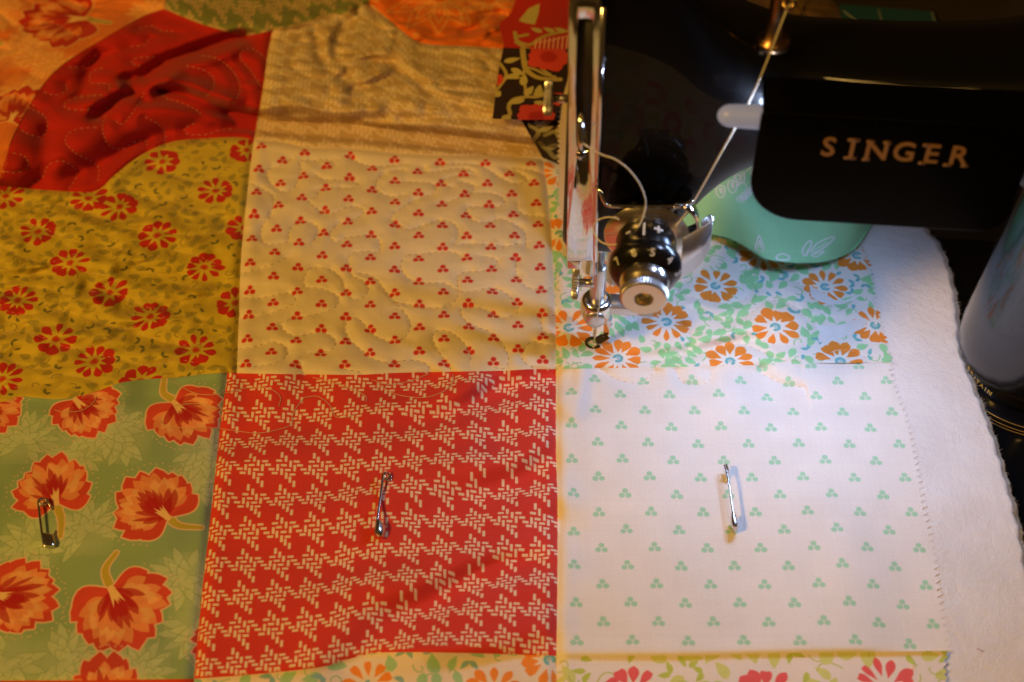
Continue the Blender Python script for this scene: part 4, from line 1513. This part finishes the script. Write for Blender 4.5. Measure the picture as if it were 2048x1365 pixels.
m_glare, nt, b = mat_new("glare_glow")  # reflection on the neck, put in as an added glowing shape
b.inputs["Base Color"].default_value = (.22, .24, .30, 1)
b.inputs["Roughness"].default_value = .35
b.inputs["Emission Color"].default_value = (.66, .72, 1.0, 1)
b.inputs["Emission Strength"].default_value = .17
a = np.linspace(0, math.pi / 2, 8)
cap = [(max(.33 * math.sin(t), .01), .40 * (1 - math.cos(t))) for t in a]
MB().lathe(cap + [(.36, 1.2), (.37, 2.5), (.34, 3.4), (.30, 3.9)], (3.12, -2.48, 13.46), (1, 0, 0.02), 28).build("glare_shape", m_glare, mach)
lamp("neck_glow_light", 'POINT', NEEDLE + EX * 4.75 + EY * -2.30 + np.array([0, 0, 12.85]), (0, 0, 0), .05, (.55, .68, 1.0), .22)  # added point light that gives the neck its glow
m_led, nt, b = mat_new("led_strip")
b.inputs["Base Color"].default_value = (.8, .8, .8, 1)
b.inputs["Emission Color"].default_value = (.30, .60, 1.0, 1)
b.inputs["Emission Strength"].default_value = 6.0
MB().prism(rrect(5.4, 10.42, 9.6, 10.52, (.03,) * 4, 2), .1, .75).build("light_bar", m_led, mach)

# --- chrome face plate wrapped round the front of the head, with the take-up slot
YF = -1.72
outer = np.array(rrect(0, 0, 1, 1, (.0001,) * 4, 1))


def plate(outl, hole, y0, y1):
    n = 72
    o_, h_ = resample(np.vstack([outl, outl[:1]]), 401)[:-1], resample(np.vstack([hole, hole[:1]]), 401)[:-1]
    hc = h_.mean(0)
    # match loops by angle on a stretched circle round the slot
    sc = (hole.max(0) - hole.min(0)) / 2

    def byang(p, ctr, s_):
        a_ = np.arctan2((p[:, 1] - ctr[1]) / s_[1], (p[:, 0] - ctr[0]) / s_[0])
        i_ = np.argsort(a_)
        t = np.linspace(-math.pi, math.pi, n, endpoint=False)
        return np.stack([np.interp(t, a_[i_], p[i_, k], period=2 * math.pi) for k in (0, 1)], 1)
    O, I = byang(o_, hc, sc), byang(h_, hc, sc)
    m_ = MB()
    bev = .05
    Oi = O + (hc - O) / (np.linalg.norm(hc - O, axis=1)[:, None]) * bev
    Ii = I + (I - hc) / (np.linalg.norm(I - hc, axis=1)[:, None]) * bev
    rings = [(O, y1), (O, y0 + bev), (Oi, y0), (Ii, y0), (I, y0 + bev), (I, y1)]
    v = [(p[0], y, p[1]) for L, y in rings for p in L]
    f = [[r * n + k, r * n + (k + 1) % n, (r + 1) * n + (k + 1) % n, (r + 1) * n + k] for r in range(5) for k in range(n)]
    return m_.add(v, f)


ol = np.array([(-1.02, 6.15), (-.16, 6.25), (-.10, 6.35), (-.24, 11), (-.33, 16.5), (-.40, 16.75), (-.6, 16.85), (-1.1, 16.85), (-1.27, 16.7), (-1.11, 11), (-1.06, 6.6), (-1.05, 6.25)])
hl = smooth([(-.88, 11.45), (-.78, 11.12), (-.58, 11.05), (-.46, 11.3), (-.47, 12.5), (-.51, 14.5), (-.55, 15.8), (-.62, 15.98), (-.95, 15.96), (-1.0, 15.8), (-.97, 14), (-.92, 12.5)], 4, True)
fp = plate(ol, hl, YF, -1.40).build("face_plate", m_wavy, mach, auto=60)
MB().prism(rrect(-1.02, 11.1, -.44, 16.0, (.1,) * 4, 4), -1.55, -1.45).build("take_up_slot", m_dark, fp)
# rolled right-hand rim and foot of the plate
MB().tube([(-.30, YF + .05, 16.4), (-.25, YF + .02, 13), (-.21, YF, 10.5), (-.16, YF, 8), (-.10, YF + .02, 6.3)], .085, 12).build("plate_rim", m_chrome, fp)
MB().prism(rrect(-1.02, 5.75, -.55, 6.2, (.12, .05, .05, .05), 4), YF + .05, -.6, .06).build("plate_foot", m_chrome, fp)
# take-up lever
lv = MB().tube([(-.80, -1.3, 12.6), (-.78, -1.75, 12.2), (-.74, -2.0, 11.85), (-.72, -2.12, 11.5)], [.10, .11, .11, .09], 10)
lv.lathe([(.05, -.06), (.14, -.06), (.17, 0), (.14, .06), (.05, .06)], (-.71, -2.18, 11.36), (.5, -1, .3), 16)
lv.build("take_up_lever", m_chrome, mach)


def knurled(c, axis, r, wd, stem_r, stem, name):
    ax = np.asarray(axis, float)
    t = MB().lathe([(stem_r, -stem), (stem_r, 0)], c, ax, 20).build(name, m_satin, mach)
    MB().lathe([(r * .55, 0), (r * .93, .02), (r, .06), (r, wd - .06), (r * .93, wd), (r * .2, wd + .01)], c, ax, 72, ((1, 2, 3, 4), .028)).build("knurled_head", m_satin, t, flat=True)
    return t


knurled((-1.66, -.75, 12.25), (-1, 0, 0), .50, .27, .13, .6, "face_plate_screw")
knurled((-.62, -.1, 3.45), (-1, 0, 0), .57, .25, .15, .7, "needle_clamp_screw")

# --- needle bar, clamp, needle, presser bar and foot
MB().lathe([(.245, 4.25), (.27, 4.2), (.27, 2.5), (.25, 2.4)], (.02, 0, 0), (0, 0, 1), 32).build("needle_bar_sleeve", m_satin, mach)
MB().lathe([(.19, 7.2), (.19, 4.2)], (.02, -.05, 0), (0, 0, 1), 24).build("needle_bar", m_chrome, mach)
MB().tube([(-.22, -.9, 7.2), (-.22, -.9, 4.9)], .20, 20).build("thread_guide_bar", m_chrome, mach)
a = np.linspace(0, 2 * math.pi, 20)
MB().tube(np.stack([-.30 + .22 * np.cos(a), -.95 + .22 * np.sin(a), 5.72 + 0 * a], 1), .045, 8, False).build("guide_ring", m_brass, mach)
cl = MB().lathe([(.30, 2.62), (.46, 2.60), (.54, 2.50), (.57, 2.36), (.57, 1.92), (.50, 1.74), (.34, 1.66), (.12, 1.62)], (.02, 0, 0), (0, 0, 1), 28, caps=True)
clamp = cl.build("needle_clamp", m_nut, mach, auto=50)
MB().lathe([(.02, .0), (.34, .02), (.36, .06), (.33, .12), (.1, .13)], (.0, -.50, 2.08), (0, -1, .15), 24).build("clamp_screw_head", m_satin, clamp)
MB().prism(rrect(.35, 2.05, 1.75, 2.48, (.12,) * 4, 4), -.28, .35, .08).build("clamp_arm", m_satin, clamp)
MB().lathe([(.05, 1.75), (.048, .9), (.040, .5), (.034, -.15), (.004, -.45)], (0, 0, 0), (0, 0, 1), 14).build("needle", m_chrome, mach)
MB().lathe([(.28, 7.5), (.28, 2.4), (.24, 2.3)], (.55, 1.15, 0), (0, 0, 1), 24).build("presser_bar", m_satin, mach)
ft = MB()
ft.add(*(lambda P: (P, [[0, 1, 2, 3], [7, 6, 5, 4], [0, 4, 5, 1], [1, 5, 6, 2], [2, 6, 7, 3], [3, 7, 4, 0]]))([(.42, -.16, 2.1), (.64, -.10, 2.1), (.52, .16, .42), (.30, .10, .42), (.40, -.08, 2.1), (.62, -.02, 2.1), (.50, .24, .42), (.28, .18, .42)]))
ft.build("foot_shank", m_chrome, mach, flat=True)
n = 28
rings = []
for r_, z_ in ((.30, .10), (.32, .16), (.28, .22), (.19, .22), (.155, .17), (.17, .10)):
    rings.append([(-.03 + r_ * 1.05 * math.cos(2 * math.pi * k / n), -.02 + r_ * math.sin(2 * math.pi * k / n), z_) for k in range(n)])
fr = MB().add([p for L in rings for p in L], [[r * n + k, r * n + (k + 1) % n, ((r + 1) % 6) * n + (k + 1) % n, ((r + 1) % 6) * n + k] for r in range(6) for k in range(n)])
fr.add(*(lambda P: (P, [[0, 1, 2, 3], [7, 6, 5, 4], [0, 4, 5, 1], [1, 5, 6, 2], [2, 6, 7, 3], [3, 7, 4, 0]]))([(.12, -.20, .22), (.58, .05, .44), (.34, .26, .46), (.06, .24, .22), (.12, -.20, .12), (.58, .05, .36), (.34, .26, .38), (.06, .24, .12)]))
fr.build("presser_foot", m_chrome, mach, auto=40)

# --- thread tension, standing out from the front of the head
TX, TZ = 1.45, 8.2
ten = MB().lathe([(.5, 0), (.98, .02), (1.0, .2), (.86, .3), (.55, .32)], (TX, -1.5, TZ), (0, -1, 0), 48).build("tension_base", m_shade, mach)


def tpart(name, prof, mat, n=48, wave=None, auto=40):
    return MB().lathe([(r_, d - .0) for r_, d in prof], (TX, -1.7, TZ), (0, -1, 0), n, wave).build(name, mat, ten, auto=auto)


for k in range(4):
    aa = np.linspace(0, 2 * math.pi, 40)
    MB().tube(np.stack([TX + .82 * np.cos(aa), -1.86 - .09 * k + 0 * aa, TZ + .82 * np.sin(aa)], 1), .035, 6, False).build("tension_spring", m_brass, ten)
tpart("tension_disc", [(.3, .40), (1.06, .42), (1.16, .36), (1.18, .40), (1.08, .48), (.3, .52)], m_chrome)
tpart("tension_disc", [(.3, .62), (1.20, .58), (1.30, .56), (1.33, .60), (1.30, .64), (1.16, .72), (.90, .84), (.3, .86)], m_nut)
dr = tpart("tension_drum", [(.6, .84), (.90, .86), (.95, .92), (.95, 1.50), (.92, 1.62), (.8, 1.66)], m_drum)
num = tpart("number_dial", [(.8, 1.68), (1.04, 1.70), (1.12, 1.80), (1.12, 2.06), (1.05, 2.20), (.80, 2.42), (.6, 2.44)], m_drum)
nut = tpart("thumb_nut", [(.55, 2.40), (.74, 2.44), (.76, 2.62), (.70, 2.80), (.62, 2.90), (.60, 3.0)], m_nut)
MB().lathe([(.55, 2.98), (.70, 3.0), (.72, 3.04), (.72, 3.22), (.69, 3.26)], (TX, -1.7, TZ), (0, -1, 0), 96, ((1, 2, 3), .018), caps=False).build("knurled_rim", m_satin, nut, flat=True)
MB().lathe([(.70, 3.25), (.66, 3.28), (.30, 3.28), (.27, 3.25), (.26, 2.95), (.02, 2.93)], (TX, -1.7, TZ), (0, -1, 0), 48, caps=False).build("nut_face", m_nut, nut, auto=30)
MB().lathe([(.10, 2.9), (.10, 3.02), (.02, 3.03)], (TX, -1.7, TZ), (0, -1, 0), 16).build("tension_stud", m_brass, nut)
MB().prism(rrect(TX - .12, TZ - .86, TX + .34, TZ - .5, (.16, .16, .05, .05), 4), -4.92, -4.84).build("nut_tab", m_satin, nut)


def pl_num(i, n_):
    an = math.radians(66 - i * 33)
    an = math.radians([150, 113, 80, 45, 8][i])
    r_, d = 1.0, 2.255
    pos = Vector((TX + r_ * math.cos(an), -1.7 - d, TZ + r_ * math.sin(an)))
    nrm = Vector((math.cos(an) * .7, -.71, math.sin(an) * .7))
    upv = (Vector((math.cos(an), 0, math.sin(an))) - nrm * (Vector((math.cos(an), 0, math.sin(an))).dot(nrm))).normalized()
    rt_ = upv.cross(nrm)
    M = Matrix((rt_, upv, nrm)).transposed().to_4x4()
    return Matrix.Translation(pos) @ M


glyphs("76543", .34, "dial_number", m_white, num, pl_num, .006, .006)


def pl_sym(i, n_):
    an = math.radians([97, 70, 128][i])
    pos = Vector((TX + .955 * math.cos(an), -1.7 - 1.2, TZ + .955 * math.sin(an)))
    nrm = Vector((math.cos(an), 0, math.sin(an)))
    upv = Vector((0, 1, 0))
    rt_ = upv.cross(nrm)
    return Matrix.Translation(pos) @ Matrix((rt_, upv, nrm)).transposed().to_4x4()


glyphs("|+-", .55, "dial_mark", m_white, dr, pl_sym, .012, .008)

# bent guide wire, thread eye and curled guard beside the discs
W = lambda u, v, Y: tuple(at(u, v, Y))
MB().tube(smooth([W(1193, 372, -1.9), W(1202, 386, -2.1), W(1208, 402, -2.2), W(1222, 412, -2.25), W(1280, 413, -2.3), W(1345, 413, -2.3), W(1368, 410, -2.2), W(1385, 402, -2.1)], 5), .065, 10).build("guide_wire", m_chrome, ten)
ey_ = smooth([W(1340, 412, -2.0), W(1352, 402, -2.0), W(1372, 404, -2.05), (W(1388, 418, -2.1)), W(1398, 440, -2.1), W(1394, 458, -2.05), W(1378, 466, -2.0)], 6)
eb = MB()
vv = []
for p in ey_:
    vv += [(p[0], p[1] - .30, p[2]), (p[0], p[1] + .24, p[2])]
wv = [[2 * i, 2 * i + 1, 2 * i + 3, 2 * i + 2] for i in range(len(ey_) - 1)]
o = eb.add(vv, wv).build("thread_eye", m_chrome, ten)
o.modifiers.new("thick", 'SOLIDIFY').thickness = .06 * S
gt = smooth([W(1368, 478, -2.9), W(1385, 468, -2.75), W(1405, 456, -2.6), W(1420, 446, -2.45), W(1427, 437, -2.3), W(1420, 430, -2.1), W(1404, 440, -2.0)], 6)
gb_ = smooth([W(1360, 560, -2.9), W(1380, 548, -2.75), W(1400, 530, -2.6), W(1414, 510, -2.45), W(1420, 498, -2.3), W(1414, 488, -2.1), W(1400, 486, -2.0)], 6)
vv = []
for p, q in zip(gt, gb_):
    vv += [tuple(p), tuple(q)]
o = MB().add(vv, [[2 * i, 2 * i + 1, 2 * i + 3, 2 * i + 2] for i in range(len(gt) - 1)]).build("thread_guard", m_satin, ten)
o.modifiers.new("thick", 'SOLIDIFY').thickness = .06 * S
ck = smooth([W(1290, 432, -2.35), W(1292, 446, -2.45), W(1300, 452, -2.5), W(1306, 462, -2.5), W(1316, 466, -2.5)], 5)
MB().tube(ck, .065, 8).build("check_spring", m_chrome, ten)
# dark bracket behind the discs
br = MB()
for k in range(5):
    c = W(1255 + 28 * k, 350 + 14 * abs(k - 1.5), -1.75)
    br.lathe([(.18, 0), (.40 - .04 * k, .05), (.34 - .03 * k, .28), (.12, .34)], c, (.1 * (k - 2), -1, .25), 14)
br.build("tension_bracket", m_shade, mach, auto=30)

# --- upright thread post on top of the arm
pb = at(1547, 84, -.55)
post = MB().lathe([(.46, -.10), (.50, .02), (.44, .12), (.29, .2), (.27, 1.0), (.27, 5.5), (.2, 5.6)], (pb[0], -.55, pb[2]), (0, 0, 1), 28).build("thread_post", simple_mat("bronzed_steel", (.30, .17, .08), .3, 1.0), mach)
e1 = at(1575, 13, -.9)
MB().tube(smooth([(pb[0] + .2, -.6, e1[2] + .25), (e1[0] - .12, -.9, e1[2] + .12), (e1[0], -1.05, e1[2]), (e1[0] + .14, -.95, e1[2] + .05), (e1[0] + .1, -.8, e1[2] + .25)], 6), .06, 8).build("thread_hook", m_brass, post)

# --- gold lettering round the foot of the column
from mathutils.bvhtree import BVHTree
bvh = BVHTree.FromPolygons([v.co / S for v in column.data.vertices], [p.vertices for p in column.data.polygons])
_q = CAM - NEEDLE
EYE = Vector((_q @ EX, _q @ EY, _q[2]))
HITS = []
for u, v in ((1938, 737), (1944, 747), (1949.5, 756.5), (1956, 764), (1963.5, 772), (1971, 779), (1979, 786)):
    d = ray(u, v)
    loc, nr_, _, _ = bvh.ray_cast(EYE, Vector((d @ EX, d @ EY, d[2])).normalized())
    HITS.append((loc, nr_) if loc else (Vector((14, 0, 0)), Vector((-.7, -.7, 0))))


def pl_base(i, n_):
    p, nr_ = HITS[i]
    run = (HITS[min(i + 1, n_ - 1)][0] - HITS[max(i - 1, 0)][0])
    rt_ = (run - nr_ * run.dot(nr_)).normalized()
    upv = nr_.cross(rt_)
    return Matrix.Translation(p + nr_ * .01) @ Matrix((rt_, upv, nr_)).transposed().to_4x4()


glyphs("BRITAIN", .29, "gold_letter", simple_mat("gold_print", (.80, .58, .12), .4, .2), column, pl_base, .004, .006, .9)

# ================================================================== thread
m_line = simple_mat("sewing_cotton", (.66, .63, .52), .75, bump=(1800, .01, (1, 1, 6)))
th = empty("sewing_thread", NEEDLE, -YAW)
tag(th, "cream sewing thread running from the post through the tension and take-up to the needle", "thread")
MB().tube([W(1660, -110, .6), W(1590, 0, -.6), W(1574, 18, -1.05)], .027, 6).build("thread_strand", m_line, th)
MB().tube(smooth([W(1574, 18, -1.05), W(1510, 180, -1.75), W(1440, 310, -2.0), W(1385, 408, -2.1), W(1352, 452, -2.45)], 6), .027, 6).build("thread_strand", m_line, th)
MB().tube(smooth([W(1167, 288, -2.2), W(1185, 300, -2.3), W(1207, 311, -2.4), W(1230, 319, -2.5), W(1256, 338, -2.6), W(1278, 366, -2.65), W(1289, 392, -2.6), W(1291, 412, -2.5), W(1284, 440, -2.7), W(1270, 463, -2.9), W(1250, 481, -3.0), W(1228, 490, -2.9), W(1205, 486, -2.6), W(1191, 472, -2.2), W(1187, 455, -2.0), W(1196, 441, -2.1), W(1215, 435, -2.3), W(1232, 437, -2.4), W(1243, 443, -2.4)], 6), .027, 6).build("thread_strand", m_line, th)
MB().tube(smooth([W(1191, 476, -2.1), W(1194, 520, -1.2), W(1195, 570, -.62), W(1199, 605, -.7), W(1194, 640, -.55), W(1192, 665, -.2), (.02, -.07, .35)], 6), .022, 6).build("thread_strand", m_line, th)

# ================================================================== safety pins
m_pin = simple_mat("nickel_pin", (.66, .62, .58), .22, 1.0, var=(200, .05))


def safety_pin(coil_px, cap_px, tilt, h0, h1, label):
    """coil and cap where they stand on the cloth; tilt = how far the loop leans up from the cloth"""
    g0_, g1_ = gnd([coil_px])[0], gnd([cap_px])[0]
    b0, b1 = float(Hs(g0_)), float(Hs(g1_))
    c0, c1 = lift(g0_, b0 + h0), lift(g1_, b1 + h1)
    u = c1 - c0
    L = np.linalg.norm(u)
    u /= L
    zup = np.array([0, 0, 1.0])
    side = np.cross(zup, u)
    side /= np.linalg.norm(side)
    w_ = side * math.cos(tilt) - zup * math.sin(tilt)     # from the back wire down to the pin wire
    nn = np.cross(u, w_)
    t = empty("safety_pin", (c0 + c1) / 2)
    tag(t, label, "safety pin", "safety pins fastened through the quilt")
    o_ = c0 - (c0 + c1) / 2
    P = lambda a_, b_, c_=0.0: o_ + u * a_ + w_ * b_ + nn * c_
    an = np.linspace(-math.pi * .5, math.pi * 3.2, 46)
    R = .14
    coil = [P(R + R * math.cos(x + math.pi / 2 + math.pi), R + .02 + R * math.sin(x + math.pi / 2 + math.pi), .10 * (k / 45 - .5)) for k, x in enumerate(an)]
    MB().tube(np.array(coil), .040, 8).build("coil", m_pin, t)
    MB().tube(smooth([P(R * .6, .02, -.05), P(L * .3, .0, 0), P(L * .7, -.01, 0), P(L - .1, .0, 0)], 6), .043, 8).build("back_wire", m_pin, t)
    MB().tube(smooth([P(R * .9, .30, .05), P(R + .18, .36, .02), P(R + .34, .46, -.05)], 4), .033, 8).build("pin_wire", m_pin, t)
    MB().tube(smooth([P(L - .62, .44, 0), P(L - .4, .36, .0), P(L - .15, .33, 0)], 4), .030, 8).build("pin_wire", m_pin, t)
    # folded sheet cap
    cap = MB()
    vs_, nr = [], 12
    prof = [(-.50, .055, .06), (-.38, .08, .10), (-.15, .10, .12), (-.02, .09, .11), (.05, .05, .06)]
    for (du, hw, hh) in prof:
        wid = .17 if du > -.45 else .06
        ctr = .16 if du > -.45 else .03
        for k in range(nr):
            q = 2 * math.pi * k / nr
            vs_.append(P(L + du, ctr + (wid + hw * .4) * math.copysign(abs(math.cos(q)) ** .5, math.cos(q)), hh * math.sin(q)))
    fs = [[i * nr + k, i * nr + (k + 1) % nr, (i + 1) * nr + (k + 1) % nr, (i + 1) * nr + k] for i in range(len(prof) - 1) for k in range(nr)] + [[(len(prof) - 1) * nr + k for k in range(nr)]]
    cap.add(vs_, fs)
    o = cap.build("cap", m_pin, t, auto=40)
    return t


safety_pin((75, 998), (88, 1092), math.radians(22), .30, .22, "safety pin on the green carnation square, lying flat and turned open to the right")
safety_pin((768, 942), (752, 1066), math.radians(48), .36, .30, "safety pin on the red dashed square, leaning on its side")
safety_pin((1452, 926), (1470, 1052), math.radians(84), .48, .46, "safety pin on the white green-berry square, seen edge-on")

# ================================================================== small thing and surroundings
q = gnd([[1955, 1295], [1963, 1300], [1968, 1302]])
sn = MB().tube(smooth(np.concatenate([q - gnd([[1961, 1299]]), [[.0], [.03], [.01]]], 1), 4), .012, 5).build("thread_snippet", simple_mat("red_fibre", (.45, .02, .03), .8), None)
sn.location = (*(gnd([[1961, 1299]])[0] * S), -.07 * S)
tag(sn, "tiny red thread snippet lying on the white wadding", "thread scrap")

m_table = simple_mat("dark_table", (.022, .015, .010), .42, var=(8, .1))
tb = MB().add([(-120, -60, -1.02), (130, -60, -1.02), (130, 130, -1.02), (-120, 130, -1.02)], [[0, 1, 2, 3]]).build("tabletop", m_table)
tag(tb, "dark table top under the quilt", None, None, "structure")

mat_root = empty("cutting_mat", (17, 56, -1))
tag(mat_root, "teal cutting mat with pale ruled lines on the table behind the arm", "cutting mat")
m_teal = simple_mat("teal_mat", (.008, .048, .070), .5, bump=(300, .01))
MB().add(*(lambda P: (P, [[3, 2, 1, 0], [0, 1, 5, 4], [1, 2, 6, 5], [2, 3, 7, 6], [3, 0, 4, 7], [4, 5, 6, 7]]))([(-2.3, -4, .0), (2.2, -4, .0), (2.05, .55, .0), (-2.1, 1.1, .0), (-2.3, -4, .25), (2.2, -4, .25), (2.05, .55, .25), (-2.1, 1.1, .25)])).build("mat_sheet", m_teal, mat_root, flat=True)
m_rule = simple_mat("pale_rule", (.30, .33, .33), .6)
for p, q_ in (((-.35, -3.8), (-.4, .7)), ((-2.0, .6), (-.2, -2.2)), ((2.1, -4), (1.98, .5)), ((-2.2, -2.5), (2.1, -2.5))):
    MB().tube([(*p, .253), (*q_, .253)], .035, 4).build("ruled_line", m_rule, mat_root)
bx = empty("storage_box", (18.5, 60.5, -1))
tag(bx, "dark grey box standing on the table behind the cutting mat", "box")
MB().prism(rrect(-4.4, 0, 4.4, 1.1, (.1,) * 4, 3), -2.6, 3.5, .08).build("box_body", simple_mat("grey_card", (.05, .05, .045), .7), bx, auto=40)
MB().prism(rrect(-4.5, 1.1, 4.5, 1.45, (.1,) * 4, 3), -2.7, 3.6, .08).build("lid", simple_mat("grey_lid", (.06, .06, .055), .7), bx, auto=40)


def heap(name, cx_, cy_, rx, ry, hh, mat, label, cat, seed):
    n_ = 48
    vs_ = []
    for j in range(14):
        r_ = j / 13
        for k in range(n_):
            a_ = 2 * math.pi * k / n_
            wob = 1 + .12 * math.sin(3 * a_ + seed) + .06 * math.sin(7 * a_ + 2 * seed)
            vs_.append((rx * r_ * wob * math.cos(a_), ry * r_ * wob * math.sin(a_), hh * (1 - r_ ** 2.4) * (1 + .16 * math.sin(5 * a_ + 4 * r_ + seed))))
    f_ = [[j * n_ + k, j * n_ + (k + 1) % n_, (j + 1) * n_ + (k + 1) % n_, (j + 1) * n_ + k] for j in range(13) for k in range(n_)]
    o_ = mesh_obj(name, vs_, f_, mat)
    o_.location = (cx_ * S, cy_ * S, -1.0 * S)
    tag(o_, label, cat)


m_sw, nt, b = mat_new("brown_swirls")
tc = nt.nodes.new("ShaderNodeTexCoord"); wv = nt.nodes.new("ShaderNodeTexWave")
wv.wave_type = 'RINGS'; wv.inputs["Scale"].default_value = 60; wv.inputs["Distortion"].default_value = 9; wv.inputs["Detail Scale"].default_value = 30
rp = nt.nodes.new("ShaderNodeValToRGB"); rp.color_ramp.elements[0].color = (.05, .026, .01, 1); rp.color_ramp.elements[1].color = (.14, .075, .025, 1)
nt.links.new(tc.outputs["Object"], wv.inputs["Vector"]); nt.links.new(wv.outputs["Fac"], rp.inputs["Fac"]); nt.links.new(rp.outputs["Color"], b.inputs["Base Color"])
b.inputs["Roughness"].default_value = .9
heap("folded_cloth", 13.0, 56.0, 1.9, 3.6, .6, m_sw, "dark brown cloth printed with swirls, folded behind the arm", "cloth", 1.0)
heap("folded_cloth", 9.6, 57.5, 2.3, 3.4, .7, simple_mat("dusky_pink", (.16, .09, .07), .9, bump=(200, .03)), "dusky pink cloth folded behind the machine's head", "cloth", 2.4)
